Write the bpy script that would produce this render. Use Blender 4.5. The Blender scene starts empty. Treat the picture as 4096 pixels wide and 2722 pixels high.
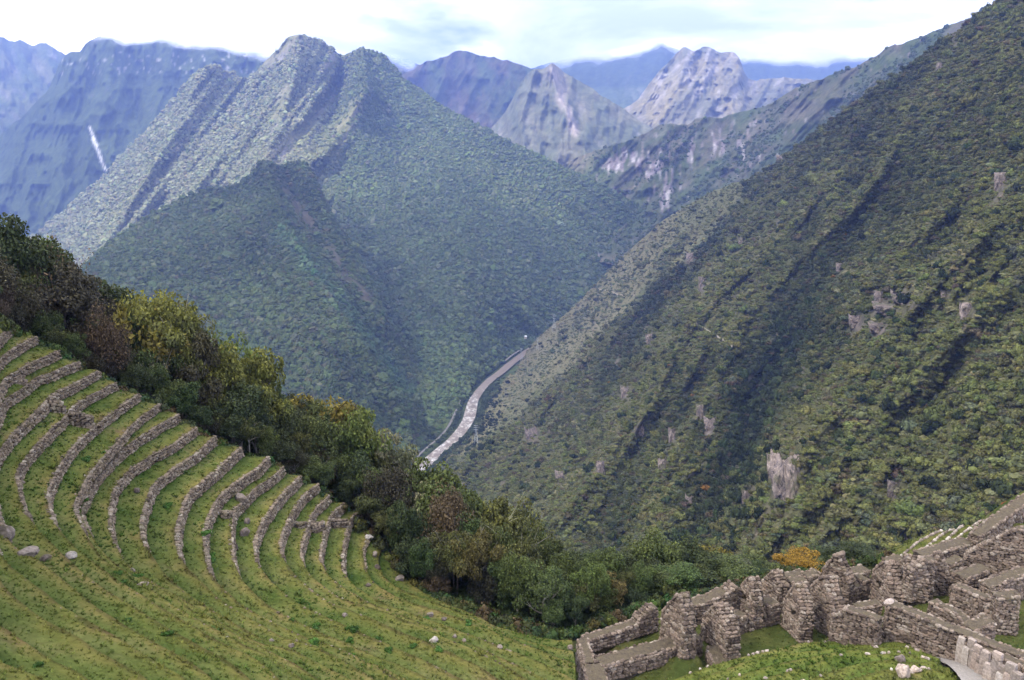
import bpy, math, random
import numpy as np
from mathutils import Vector, Matrix

random.seed(7)
RNG = np.random.default_rng(7)
SC = bpy.context.scene
COL = SC.collection

# ------------------------------------------------------------------ camera
F = 770.0
PITCH = math.radians(12.0)
CP, SP = math.cos(PITCH), math.sin(PITCH)
cam_data = bpy.data.cameras.new('camera')
cam_data.sensor_width = 36.0
cam_data.lens = F / 1024.0 * 36.0
cam_data.clip_start = 0.5
cam_data.clip_end = 60000.0
cam = bpy.data.objects.new('camera', cam_data)
COL.objects.link(cam)
cam.location = (0, 0, 0)
cam.rotation_euler = (math.radians(90.0 - 12.0), 0, 0)
SC.camera = cam

# ------------------------------------------------------------------ sky, sun, exposure
SUN_EL, SUN_AZ = math.radians(52.0), math.radians(-115.0)     # azimuth measured from +Y towards +X
SUN_DIR = Vector((math.sin(SUN_AZ) * math.cos(SUN_EL), math.cos(SUN_AZ) * math.cos(SUN_EL), math.sin(SUN_EL)))
world = bpy.data.worlds.new('World')
SC.world = world
world.use_nodes = True
wn, wl = world.node_tree.nodes, world.node_tree.links
wn.clear()
def N(nt, typ, **kw):
    n = nt.nodes.new(typ)
    for k, v in kw.items():
        setattr(n, k, v)
    return n
def setin(n, **kw):
    for k, v in kw.items():
        n.inputs[k.replace('_', ' ')].default_value = v
WT = world.node_tree
w_out = N(WT, 'ShaderNodeOutputWorld')
w_bg = N(WT, 'ShaderNodeBackground')
w_bg.inputs['Strength'].default_value = 0.12
w_sky = N(WT, 'ShaderNodeTexSky', sky_type='NISHITA', sun_disc=False)
w_sky.sun_elevation = SUN_EL
w_sky.sun_rotation = SUN_AZ
w_sky.altitude = 2600.0
w_tc = N(WT, 'ShaderNodeTexCoord')
w_sep = N(WT, 'ShaderNodeSeparateXYZ')
wl.new(w_tc.outputs['Generated'], w_sep.inputs[0])
w_zz = N(WT, 'ShaderNodeMath', operation='MAXIMUM')
wl.new(w_sep.outputs['Z'], w_zz.inputs[0]); w_zz.inputs[1].default_value = 0.0
w_za = N(WT, 'ShaderNodeMath', operation='ADD')
wl.new(w_zz.outputs[0], w_za.inputs[0]); w_za.inputs[1].default_value = 0.16
w_dx = N(WT, 'ShaderNodeMath', operation='DIVIDE'); wl.new(w_sep.outputs['X'], w_dx.inputs[0]); wl.new(w_za.outputs[0], w_dx.inputs[1])
w_dy = N(WT, 'ShaderNodeMath', operation='DIVIDE'); wl.new(w_sep.outputs['Y'], w_dy.inputs[0]); wl.new(w_za.outputs[0], w_dy.inputs[1])
w_cmb = N(WT, 'ShaderNodeCombineXYZ'); wl.new(w_dx.outputs[0], w_cmb.inputs[0]); wl.new(w_dy.outputs[0], w_cmb.inputs[1])
def wnoise(scale, detail, rough, offs, dist=0.0):
    m = N(WT, 'ShaderNodeMapping'); m.inputs['Location'].default_value = offs
    wl.new(w_cmb.outputs[0], m.inputs['Vector'])
    n = N(WT, 'ShaderNodeTexNoise'); setin(n, Scale=scale, Detail=detail, Roughness=rough, Distortion=dist)
    wl.new(m.outputs[0], n.inputs['Vector'])
    return n
def ramp(nt, stops, interp='LINEAR'):
    r = nt.nodes.new('ShaderNodeValToRGB')
    cr = r.color_ramp
    cr.interpolation = interp
    while len(cr.elements) < len(stops):
        cr.elements.new(0.5)
    for e, (p, c) in zip(cr.elements, stops):
        e.position = p
        e.color = c if len(c) == 4 else (*c, 1.0)
    return r
w_n1 = wnoise(0.75, 8.0, 0.58, (5.9, 3.3, 0.0), 0.45)      # broad light and grey parts of the cloud deck
w_n2 = wnoise(1.0, 5.0, 0.5, (7.7, 2.2, 0.0))              # thin openings with blue behind
w_r1 = ramp(WT, [(0.37, (7.0, 7.7, 10.2)), (0.46, (10.8, 11.2, 12.8)), (0.53, (17.0, 17.0, 17.0)), (0.64, (24.0, 23.4, 22.4))])
wl.new(w_n1.outputs['Fac'], w_r1.inputs[0])
w_r2 = ramp(WT, [(0.30, (0, 0, 0)), (0.42, (1, 1, 1))])
wl.new(w_n2.outputs['Fac'], w_r2.inputs[0])
w_mx = N(WT, 'ShaderNodeMix', data_type='RGBA')
wl.new(w_r2.outputs[0], w_mx.inputs['Factor'])
wl.new(w_sky.outputs[0], w_mx.inputs['A'])
wl.new(w_r1.outputs[0], w_mx.inputs['B'])
wl.new(w_mx.outputs['Result'], w_bg.inputs['Color'])
wl.new(w_bg.outputs[0], w_out.inputs['Surface'])

sun_data = bpy.data.lights.new('sun', 'SUN')
sun_data.energy = 5.0
sun_data.angle = math.radians(3.0)
sun_data.color = (1.0, 0.95, 0.86)
sun = bpy.data.objects.new('sun', sun_data)
COL.objects.link(sun)
sun.rotation_euler = SUN_DIR.to_track_quat('Z', 'Y').to_euler()

SC.view_settings.view_transform = 'Standard'
SC.view_settings.look = 'None'
SC.view_settings.exposure = 0.95
SC.view_settings.gamma = 1.0
SC.view_settings.use_curve_mapping = False
SC.render.engine = 'CYCLES'
cy = SC.cycles
cy.use_denoising = True
try:
    cy.denoiser = 'OPENIMAGEDENOISE'
    cy.denoising_input_passes = 'RGB_ALBEDO_NORMAL'
except Exception:
    pass
cy.max_bounces = 5
cy.diffuse_bounces = 2
cy.glossy_bounces = 2
cy.transmission_bounces = 3
cy.transparent_max_bounces = 8
cy.volume_bounces = 0
cy.use_adaptive_sampling = True
cy.adaptive_threshold = 0.02
cy.sample_clamp_indirect = 6.0

HAZE = 1.35e-4

# ------------------------------------------------------------------ helpers
def ray(px, py):
    """direction of the line of sight through a picture point, numpy"""
    px = np.asarray(px, float); py = np.asarray(py, float)
    x = (px - 512.0) / F
    y = -(py - 340.0) / F
    return np.stack([x, y * SP + CP, y * CP - SP], -1)
def at(px, py, D):
    d = ray(px, py)
    return d * (np.asarray(D, float) / d[..., 1])[..., None]
def on_level(px, py, h):
    """point at height -h seen at (px, py)"""
    d = ray(px, py)
    return d * (-np.asarray(h, float) / d[..., 2])[..., None]
def project(P):
    P = np.asarray(P, float)
    X = P[..., 0]; Y = P[..., 1]; Z = P[..., 2]
    dep = Y * CP - Z * SP
    up = Y * SP + Z * CP
    return 512 + F * X / dep, 340 - F * up / dep, dep

_perm = np.random.default_rng(11).permutation(4096)
def _h(ix, iy, iz):
    return _perm[(_perm[(_perm[ix & 4095] + iy) & 4095] + iz) & 4095] / 4095.0
def vnoise(p):
    """smooth 3D value noise, -1..1; p (...,3)"""
    p = np.asarray(p, float)
    i = np.floor(p).astype(np.int64); f = p - i
    f = f * f * f * (f * (f * 6 - 15) + 10)
    x, y, z = i[..., 0], i[..., 1], i[..., 2]
    fx, fy, fz = f[..., 0], f[..., 1], f[..., 2]
    def L(a, b, t): return a + (b - a) * t
    c = L(L(L(_h(x, y, z), _h(x + 1, y, z), fx), L(_h(x, y + 1, z), _h(x + 1, y + 1, z), fx), fy),
          L(L(_h(x, y, z + 1), _h(x + 1, y, z + 1), fx), L(_h(x, y + 1, z + 1), _h(x + 1, y + 1, z + 1), fx), fy), fz)
    return c * 2 - 1
def fbm(p, oct=4, gain=0.5, lac=2.03):
    p = np.asarray(p, float); a, s, t = 1.0, 0.0, 0.0
    for k in range(oct):
        s = s + a * vnoise(p + 17.3 * k); t += a
        p = p * lac; a *= gain
    return s / t
def ridged(p, oct=4, gain=0.5, lac=2.03):
    p = np.asarray(p, float); a, s, t = 1.0, 0.0, 0.0
    for k in range(oct):
        s = s + a * (1 - 2 * np.abs(vnoise(p + 9.1 * k))); t += a
        p = p * lac; a *= gain
    return s / t
def stack3(a, b, c):
    a, b, c = np.broadcast_arrays(np.asarray(a, float), np.asarray(b, float), np.asarray(c, float))
    return np.stack([a, b, c], -1)

def tag(o, label=None, cat=None, group=None, kind=None):
    if label: o['label'] = label
    if cat: o['category'] = cat
    if group: o['group'] = group
    if kind: o['kind'] = kind
    return o
def link(o, parent=None):
    COL.objects.link(o)
    if parent is not None:
        o.parent = parent
    return o
def empty(name, loc=(0, 0, 0), rz=0.0):
    o = bpy.data.objects.new(name, None)
    o.empty_display_size = 0.3
    o.location = loc; o.rotation_euler = (0, 0, rz)
    COL.objects.link(o)
    return o
def mesh_np(name, V, Fq, mat=None, smooth=False, cols=None):
    """mesh from numpy: V (n,3), Fq (m,k) faces of equal size; cols (n,3) point colours -> 'tint'"""
    V = np.asarray(V, np.float32).reshape(-1, 3); Fq = np.asarray(Fq, np.int32)
    me = bpy.data.meshes.new(name)
    me.vertices.add(len(V)); me.vertices.foreach_set('co', V.ravel())
    m, k = Fq.shape
    me.loops.add(m * k); me.loops.foreach_set('vertex_index', Fq.ravel())
    me.polygons.add(m)
    me.polygons.foreach_set('loop_start', np.arange(0, m * k, k, dtype=np.int32))
    me.polygons.foreach_set('loop_total', np.full(m, k, np.int32))
    me.polygons.foreach_set('use_smooth', np.full(m, smooth, bool))
    if cols is not None:
        a = me.attributes.new('tint', 'FLOAT_COLOR', 'POINT')
        c4 = np.ones((len(V), 4), np.float32); c4[:, :3] = np.asarray(cols).reshape(-1, 3)
        a.data.foreach_set('color', c4.ravel())
    me.update(calc_edges=True)
    if mat: me.materials.append(mat)
    return me
def obj_np(name, V, Fq, mat=None, smooth=False, cols=None, parent=None):
    o = bpy.data.objects.new(name, mesh_np(name, V, Fq, mat, smooth, cols))
    return link(o, parent)
def grid_faces(nu, nv):
    """faces for a (nu, nv) vertex grid, index = i*nv + j"""
    i, j = np.meshgrid(np.arange(nu - 1), np.arange(nv - 1), indexing='ij')
    a = (i * nv + j).ravel()
    return np.stack([a, a + nv, a + nv + 1, a + 1], -1)
class MB:
    """collects pieces into one mesh"""
    def __init__(s): s.v = []; s.f = []; s.n = 0
    def add(s, v, f):
        v = np.asarray(v, float); f = np.asarray(f, int)
        s.v.append(v); s.f.append(f + s.n); s.n += len(v)
    def box(s, c, d, R=None):
        c = np.asarray(c, float); x, y, z = np.asarray(d, float) / 2
        v = np.array([[-x, -y, -z], [x, -y, -z], [x, y, -z], [-x, y, -z], [-x, -y, z], [x, -y, z], [x, y, z], [-x, y, z]])
        if R is not None: v = v @ np.asarray(R).T
        s.add(v + c, [[0, 3, 2, 1], [4, 5, 6, 7], [0, 1, 5, 4], [1, 2, 6, 5], [2, 3, 7, 6], [3, 0, 4, 7]])
    def tube(s, pts, rad, sides=6):
        pts = np.asarray(pts, float); n = len(pts); rad = np.broadcast_to(rad, (n,))
        t = np.gradient(pts, axis=0); t /= np.linalg.norm(t, axis=1)[:, None] + 1e-9
        ref = np.where(np.abs(t[:, 2:3]) > 0.9, np.array([[1.0, 0, 0]]), np.array([[0, 0, 1.0]]))
        u = np.cross(t, ref); u /= np.linalg.norm(u, axis=1)[:, None] + 1e-9
        w = np.cross(t, u)
        a = np.linspace(0, 2 * np.pi, sides, endpoint=False)
        v = pts[:, None] + rad[:, None, None] * (np.cos(a)[None, :, None] * u[:, None] + np.sin(a)[None, :, None] * w[:, None])
        f = []
        for i in range(n - 1):
            for k in range(sides):
                k2 = (k + 1) % sides
                f.append([i * sides + k, i * sides + k2, (i + 1) * sides + k2, (i + 1) * sides + k])
        s.add(v.reshape(-1, 3), f)
    def mesh(s, name, mat, smooth=False):
        return mesh_np(name, np.concatenate(s.v), np.concatenate(s.f), mat, smooth)
    def build(s, name, mat, parent=None, smooth=False):
        return link(bpy.data.objects.new(name, s.mesh(name, mat, smooth)), parent)

# ------------------------------------------------------------------ materials
def new_mat(name):
    m = bpy.data.materials.new(name); m.use_nodes = True
    nt = m.node_tree
    b = nt.nodes['Principled BSDF']
    b.inputs['Roughness'].default_value = 0.85
    b.inputs['Specular IOR Level'].default_value = 0.15
    return m, nt, b
def tex_noise(nt, scale, detail=4.0, rough=0.55, coord='Object', mapping=None):
    tc = nt.nodes.new('ShaderNodeTexCoord')
    src = tc.outputs[coord]
    if coord == 'World':
        pass
    if mapping is not None:
        mp = nt.nodes.new('ShaderNodeMapping'); mp.inputs['Scale'].default_value = mapping
        nt.links.new(src, mp.inputs['Vector']); src = mp.outputs[0]
    n = nt.nodes.new('ShaderNodeTexNoise'); setin(n, Scale=scale, Detail=detail, Roughness=rough)
    nt.links.new(src, n.inputs['Vector'])
    return n
def mixc(nt, fac, a, b, blend='MIX'):
    m = nt.nodes.new('ShaderNodeMix'); m.data_type = 'RGBA'; m.blend_type = blend
    for sock, val in (('Factor', fac), ('A', a), ('B', b)):
        if isinstance(val, (int, float)):
            m.inputs[sock].default_value = val
        elif isinstance(val, tuple):
            m.inputs[sock].default_value = (*val, 1.0) if len(val) == 3 else val
        else:
            nt.links.new(val, m.inputs[sock])
    return m.outputs['Result']
def add_bump(nt, b, height, strength, dist):
    bp = nt.nodes.new('ShaderNodeBump'); setin(bp, Strength=strength, Distance=dist)
    nt.links.new(height, bp.inputs['Height']); nt.links.new(bp.outputs[0], b.inputs['Normal'])
def attr(nt, name, typ='GEOMETRY'):
    a = nt.nodes.new('ShaderNodeAttribute'); a.attribute_name = name; a.attribute_type = typ
    return a

def terrain_mat(name, scale, bump):
    """colour comes from the point attribute; fine mottling and relief on top"""
    m, nt, b = new_mat(name)
    t = attr(nt, 'tint')
    n = tex_noise(nt, scale, 6.0, 0.65)
    r = ramp(nt, [(0.25, (0.45, 0.45, 0.45)), (0.75, (1.5, 1.5, 1.5))])
    nt.links.new(n.outputs['Fac'], r.inputs[0])
    c = mixc(nt, 1.0, t.outputs['Color'], r.outputs[0], 'MULTIPLY')
    nt.links.new(c, b.inputs['Base Color'])
    add_bump(nt, b, n.outputs['Fac'], 0.8, bump)
    b.inputs['Roughness'].default_value = 0.95
    b.inputs['Specular IOR Level'].default_value = 0.05
    return m
def foliage_mat(name, transl=0.25):
    """tint per instance, small random per island"""
    m, nt, b = new_mat(name)
    t = attr(nt, 'tint', 'INSTANCER')
    g = nt.nodes.new('ShaderNodeNewGeometry')
    r = ramp(nt, [(0.0, (0.6, 0.6, 0.6)), (1.0, (1.4, 1.4, 1.35))])
    nt.links.new(g.outputs['Random Per Island'], r.inputs[0])
    c = mixc(nt, 1.0, t.outputs['Color'], r.outputs[0], 'MULTIPLY')
    nt.links.new(c, b.inputs['Base Color'])
    b.inputs['Roughness'].default_value = 0.8
    b.inputs['Specular IOR Level'].default_value = 0.1
    return m

# ------------------------------------------------------------------ scattering by geometry nodes
def scatter(name, P, S, R, T, IDX, protos, kind='stuff', label=None, parent=None):
    """P (n,3) places, S (n,3) scales, R (n,3) euler, T (n,3) tint, IDX (n,) which prototype object"""
    n = len(P)
    me = bpy.data.meshes.new(name)
    me.vertices.add(n); me.vertices.foreach_set('co', np.asarray(P, np.float32).ravel())
    for nm, dat in (('sca', S), ('rot', R)):
        a = me.attributes.new(nm, 'FLOAT_VECTOR', 'POINT'); a.data.foreach_set('vector', np.asarray(dat, np.float32).ravel())
    c4 = np.ones((n, 4), np.float32); c4[:, :3] = T
    a = me.attributes.new('tint', 'FLOAT_COLOR', 'POINT'); a.data.foreach_set('color', c4.ravel())
    a = me.attributes.new('pick', 'INT', 'POINT'); a.data.foreach_set('value', np.asarray(IDX, np.int32))
    me.update()
    o = bpy.data.objects.new(name, me); link(o, parent)
    coll = bpy.data.collections.new(name + '_kinds')
    for p in protos:
        coll.objects.link(p)
    ng = bpy.data.node_groups.new(name + '_nodes', 'GeometryNodeTree')
    ng.interface.new_socket('Geometry', in_out='INPUT', socket_type='NodeSocketGeometry')
    ng.interface.new_socket('Geometry', in_out='OUTPUT', socket_type='NodeSocketGeometry')
    gi = ng.nodes.new('NodeGroupInput'); go = ng.nodes.new('NodeGroupOutput')
    ip = ng.nodes.new('GeometryNodeInstanceOnPoints')
    ci = ng.nodes.new('GeometryNodeCollectionInfo')
    ci.inputs['Collection'].default_value = coll
    ci.inputs['Separate Children'].default_value = True
    ci.inputs['Reset Children'].default_value = True
    def na(nm, typ):
        a = ng.nodes.new('GeometryNodeInputNamedAttribute'); a.data_type = typ; a.inputs['Name'].default_value = nm
        return a.outputs['Attribute']
    L = ng.links.new
    L(gi.outputs[0], ip.inputs['Points']); L(ci.outputs[0], ip.inputs['Instance'])
    ip.inputs['Pick Instance'].default_value = True
    L(na('pick', 'INT'), ip.inputs['Instance Index'])
    L(na('rot', 'FLOAT_VECTOR'), ip.inputs['Rotation'])
    L(na('sca', 'FLOAT_VECTOR'), ip.inputs['Scale'])
    L(ip.outputs[0], go.inputs[0])
    md = o.modifiers.new('scatter', 'NODES'); md.node_group = ng
    tag(o, label, kind=kind)
    return o
# ------------------------------------------------------------------ the valley: ridges as lofted terrain
VAL = 450.0                                   # the river lies 450 m below the lens
def valley_D(px, py):
    d = ray(px, py)
    return -VAL / d[2] * d[1]
def prep(line):
    out = []
    for p in line:
        px, py = p[0], p[1]
        D = p[2] if len(p) > 2 and p[2] else valley_D(px, py)
        out.append((px, py, D))
    return np.array(sorted(out), float)
def smooth1(a, k):
    if k < 1: return a
    w = np.hanning(2 * k + 3)[1:-1]; w /= w.sum()
    return np.convolve(np.pad(a, k, mode='edge'), w, mode='valid')
def loft(lines, nu, nv, gully=None, sm=3, back=(250.0, 260.0), crag=0.0, seed=0.0):
    """lines bottom to top, each [(px, py, D)]; returns dict of (nu, nv+2) grids, the last two rows run down the far side"""
    L = [prep(l) for l in lines]
    x0 = max(l[0, 0] for l in L); x1 = min(l[-1, 0] for l in L)
    px = np.linspace(x0, x1, nu)
    ys = []; ds = []
    for i, l in enumerate(L):
        y = np.interp(px, l[:, 0], l[:, 1]); d = np.log(np.interp(px, l[:, 0], l[:, 2]))
        k = 1 if i == len(L) - 1 else sm
        ys.append(smooth1(y, k)); ds.append(smooth1(d, sm * 2))
    ys = np.array(ys); ds = np.array(ds)
    v = np.linspace(0, len(L) - 1, nv)
    i0 = np.clip(v.astype(int), 0, len(L) - 2); t = v - i0
    def cr(a):
        p1 = a[i0]; p2 = a[i0 + 1]
        p0 = np.where((i0 > 0)[:, None], a[np.maximum(i0 - 1, 0)], 2 * p1 - p2)
        p3 = np.where((i0 < len(L) - 2)[:, None], a[np.minimum(i0 + 2, len(L) - 1)], 2 * p2 - p1)
        tt = t[:, None]
        return 0.5 * ((2 * p1) + (p2 - p0) * tt + (2 * p0 - 5 * p1 + 4 * p2 - p3) * tt ** 2 + (3 * p1 - p0 - 3 * p2 + p3) * tt ** 3)
    PY = cr(ys).T; LD = cr(ds).T
    PX = np.repeat(px[:, None], nv, 1)
    vv = np.repeat((v / (len(L) - 1))[None], nu, 0)
    g = np.zeros_like(PX)
    if gully:
        g = gully(PX, PY, vv)
    if crag:
        w = np.clip((vv - 0.9) / 0.1, 0, 1)
        PY = PY - crag * w * (ridged(stack3(PX * 0.09, seed, 0), 4) * 0.8)
    D = np.exp(LD) * (1 + g)
    P = at(PX, PY, D)
    top = P[:, -1]
    dirv = top[:, :2] / np.linalg.norm(top[:, :2], axis=1)[:, None]
    rows = []
    for k in (1.0, 3.0):
        q = top.copy(); q[:, :2] += dirv * back[0] * k; q[:, 2] -= back[1] * k
        rows.append(q)
    G = np.concatenate([P, np.stack(rows, 1)], 1)
    return dict(G=G, PX=PX, PY=PY, V=vv, g=g, D=D, P=P)
def ext(a):
    return np.concatenate([a, np.repeat(a[:, -1:], 2, 1)], 1)
def lerp3(a, b, t):
    return np.asarray(a) + (np.asarray(b) - np.asarray(a)) * np.asarray(t)[..., None]
def sstep(a, b, x):
    t = np.clip((x - a) / (b - a), 0, 1); return t * t * (3 - 2 * t)
def seg_dist(px, py, poly):
    best = np.full(np.shape(px), 1e9)
    for (ax, ay), (bx, by) in zip(poly[:-1], poly[1:]):
        dx, dy = bx - ax, by - ay
        t = np.clip(((px - ax) * dx + (py - ay) * dy) / (dx * dx + dy * dy + 1e-9), 0, 1)
        best = np.minimum(best, np.hypot(px - ax - t * dx, py - ay - t * dy))
    return best
def inpoly(px, py, poly):
    px = np.asarray(px); py = np.asarray(py); c = np.zeros(px.shape, bool)
    n = len(poly)
    for i in range(n):
        x1, y1 = poly[i]; x2, y2 = poly[(i + 1) % n]
        if y1 == y2: continue
        hit = ((y1 > py) != (y2 > py)) & (px < (x2 - x1) * (py - y1) / (y2 - y1) + x1)
        c ^= hit
    return c
def sample_patch(m, spacing, dens):
    """random places on the front of a loft; spacing in picture px at each grid point, dens 0..1"""
    PX, PY, P = m['PX'], m['PY'], m['P']
    area = np.abs((PX[1:, :-1] - PX[:-1, :-1]) * (PY[:-1, 1:] - PY[:-1, :-1]))
    sp = 0.25 * (spacing[1:, 1:] + spacing[:-1, :-1] + spacing[1:, :-1] + spacing[:-1, 1:])
    de = 0.25 * (dens[1:, 1:] + dens[:-1, :-1] + dens[1:, :-1] + dens[:-1, 1:])
    ok = (PX[:-1, :-1] > -50) & (PX[:-1, :-1] < 1075) & (PY[:-1, :-1] > -40) & (PY[:-1, :-1] < 720)
    lam = np.where(ok, area / (sp * sp) * de, 0)
    cnt = RNG.poisson(lam)
    ii, jj = np.nonzero(cnt)
    rep = cnt[ii, jj]
    ii = np.repeat(ii, rep); jj = np.repeat(jj, rep)
    a = RNG.random(len(ii)); b = RNG.random(len(ii))
    def bil(A):
        w = lambda x: x[..., None] if A.ndim == 3 else x
        return (A[ii, jj] * w((1 - a) * (1 - b)) + A[ii + 1, jj] * w(a * (1 - b)) + A[ii, jj + 1] * w((1 - a) * b) + A[ii + 1, jj + 1] * w(a * b))
    return bil(P), bil(PX), bil(PY), bil(m['g'])

def ico(sub):
    t = (1 + 5 ** 0.5) / 2
    V = [(-1, t, 0), (1, t, 0), (-1, -t, 0), (1, -t, 0), (0, -1, t), (0, 1, t), (0, -1, -t), (0, 1, -t), (t, 0, -1), (t, 0, 1), (-t, 0, -1), (-t, 0, 1)]
    Fs = [(0, 11, 5), (0, 5, 1), (0, 1, 7), (0, 7, 10), (0, 10, 11), (1, 5, 9), (5, 11, 4), (11, 10, 2), (10, 7, 6), (7, 1, 8), (3, 9, 4), (3, 4, 2), (3, 2, 6), (3, 6, 8), (3, 8, 9), (4, 9, 5), (2, 4, 11), (6, 2, 10), (8, 6, 7), (9, 8, 1)]
    V = [np.array(v, float) / np.linalg.norm(v) for v in V]
    for _ in range(sub):
        cache = {}; nf = []
        def mid(a, b):
            k = (min(a, b), max(a, b))
            if k not in cache:
                m = V[a] + V[b]; V.append(m / np.linalg.norm(m)); cache[k] = len(V) - 1
            return cache[k]
        for a, b, c in Fs:
            ab, bc, ca = mid(a, b), mid(b, c), mid(c, a)
            nf += [(a, ab, ca), (b, bc, ab), (c, ca, bc), (ab, bc, ca)]
        Fs = nf
    return np.array(V), np.array(Fs)
ICO1, ICO2, ICO3 = ico(1), ico(2), ico(3)

MAT_FOREST = foliage_mat('forest_leaves')
def proto(name, V, Fq, mat):
    return bpy.data.objects.new(name, mesh_np(name, V, Fq, mat))
def far_crown(k):
    V, Fs = ICO2
    V = V.copy()
    V *= (1 + 0.38 * vnoise(V * 2.1 + 31 * k))[:, None]
    V *= (1 + 0.20 * vnoise(V * 4.7 + 11 * k))[:, None]
    V[:, 2] *= 0.85
    V[:, 2] = np.maximum(V[:, 2], -0.5)
    return proto('far_crown', V, Fs, MAT_FOREST)
FAR = [far_crown(k) for k in range(4)]
def leaf_quads(C, Nn, size, rng, aspect=0.6):
    """leaf shaped quads (rhombs) centred at C facing roughly Nn"""
    n = len(C)
    up = rng.normal(size=(n, 3)); 
    Nn = Nn + 0.55 * rng.normal(size=(n, 3)); Nn /= np.linalg.norm(Nn, axis=1)[:, None]
    u = np.cross(up, Nn); u /= np.linalg.norm(u, axis=1)[:, None] + 1e-9
    w = np.cross(Nn, u)
    s = (size * (0.6 + 0.8 * rng.random(n)))[:, None]
    V = np.stack([C + u * s, C + w * s * aspect, C - u * s, C - w * s * aspect], 1).reshape(-1, 3)
    return V, np.arange(4 * n).reshape(n, 4)
def near_bush(k, lumps=8, leaves=300, size=0.135):
    rng = np.random.default_rng(100 + k)
    Cs = rng.normal(size=(lumps, 3)) * (0.42, 0.42, 0.28); Cs[:, 2] = np.abs(Cs[:, 2]) + 0.1
    r = 0.38 + 0.25 * rng.random(lumps)
    pick = rng.integers(0, lumps, leaves)
    d = rng.normal(size=(leaves, 3)); d[:, 2] = np.abs(d[:, 2]) * 0.9 - 0.25; d /= np.linalg.norm(d, axis=1)[:, None]
    C = Cs[pick] + d * (r[pick] * (0.8 + 0.3 * rng.random(leaves)))[:, None]
    V, Fq = leaf_quads(C, d, np.full(leaves, size), rng)
    V2, F2 = ICO1
    mb = MB(); mb.add(V, Fq)
    for c, rr in zip(Cs, r):
        for f in (F2,):
            mb.add(V2 * rr * 0.66 + c, np.concatenate([f, f[:, 2:]], 1))
    V = np.concatenate(mb.v); Fq = np.concatenate(mb.f)
    return proto('near_bush', V, Fq, MAT_FOREST)
NEARB = [near_bush(k) for k in range(5)]

def forest(name, m, size, dens, colf, protos, spf=0.75, jitter=0.35, label=None, sink=0.15, tall=1.0, minpx=1.3, vary=0.15):
    """size in metres (diameter)"""
    slant = np.linalg.norm(m['P'], axis=-1)
    sp = np.maximum(F * size / slant * spf, minpx)
    P, PX, PY, g = sample_patch(m, sp, dens)
    n = len(P)
    sl = np.linalg.norm(P, axis=1)
    r = 0.5 * np.maximum(size, minpx / spf * sl / F) * np.exp(jitter * RNG.normal(size=n))
    S = np.stack([r * (0.85 + 0.3 * RNG.random(n)), r * (0.85 + 0.3 * RNG.random(n)), r * tall * (0.75 + 0.6 * RNG.random(n))], 1)
    R = np.zeros((n, 3)); R[:, 2] = RNG.random(n) * 6.283; R[:, :2] = RNG.normal(size=(n, 2)) * 0.15
    P = P.copy(); P[:, 2] += S[:, 2] * (0.35 - sink)
    T = colf(P, PX, PY, g) * np.exp(vary * RNG.normal(size=(n, 1))) * np.exp(0.05 * RNG.normal(size=(n, 3)))
    print(name, n)
    return scatter(name, P, S, R, T, RNG.integers(0, len(protos), n), protos, label=label)

C_DARK = np.array((0.032, 0.045, 0.015)); C_MID = np.array((0.063, 0.082, 0.026)); C_YEL = np.array((0.125, 0.125, 0.036))
C_GREY = np.array((0.085, 0.095, 0.060)); C_BRN = np.array((0.075, 0.055, 0.033)); C_ORG = np.array((0.26, 0.13, 0.02))
C_GRASS = np.array((0.150, 0.145, 0.062)); C_DRY = np.array((0.185, 0.160, 0.085)); C_ROCK = np.array((0.21, 0.19, 0.18)); C_PALE = np.array((0.48, 0.45, 0.42))

MAT_T_FAR = terrain_mat('far_terrain', 0.02, 12.0)
MAT_T_MID = terrain_mat('mid_terrain', 0.06, 4.0)
MAT_T_NEAR = terrain_mat('near_terrain', 0.35, 1.0)

# --- river valley floor: one wide sheet under everything
vx = np.array([[-11000, -3000], [11000, -3000], [11000, 10500], [-11000, 10500]], float)
o = obj_np('valley_floor', np.c_[vx, np.full(4, -VAL - 1.5)], [[0, 1, 2, 3]], MAT_T_MID, cols=np.tile(C_MID, (4, 1)))
tag(o, kind='structure')

# --- central twin-peaked mountain
M2_ridge = [(15, 250, 3100), (39, 232, 3150), (72, 203, 3200), (106, 174, 3250), (135, 142, 3300), (161, 114, 3350), (182, 87, 3380), (196, 72, 3390), (206, 66, 3400), (217, 65, 3400), (226, 72, 3420), (236, 75, 3430), (247, 80, 3430), (252, 73, 3430), (259, 70, 3430), (264, 62, 3420), (267, 58, 3410), (278, 50, 3400), (283, 42, 3400), (287, 37.5, 3400), (295, 35.6, 3400), (307, 35.8, 3400), (319, 40, 3400), (330, 48, 3390), (341, 56, 3390), (351, 53, 3370), (357, 48.5, 3350), (361, 47, 3350), (369, 49, 3330), (384, 55.5, 3280), (391, 63, 3250), (404, 78, 3200), (438, 104, 3050), (464, 117, 2950), (495, 134, 2850), (528, 150, 2780), (560, 165, 2700), (585, 176, 2620), (608, 187, 2560), (635, 203, 2540), (655, 216, 2520), (700, 255, 2470), (740, 300, 2440)]
M2_mid2 = [(15, 275, 2700), (106, 225, 2750), (206, 135, 2980), (266, 120, 3050), (306, 105, 3080), (335, 120, 3040), (360, 110, 2960), (400, 150, 2800), (464, 185, 2550), (560, 225, 2480), (655, 262, 2400), (740, 320, 2360)]
M2_mid1 = [(15, 300, 2350), (106, 265, 2400), (206, 210, 2550), (266, 185, 2650), (306, 180, 2620), (335, 200, 2480), (360, 205, 2400), (400, 240, 2220), (464, 262, 2080), (510, 278, 2160), (560, 283, 2270), (655, 305, 2280), (740, 340, 2280)]
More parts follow.
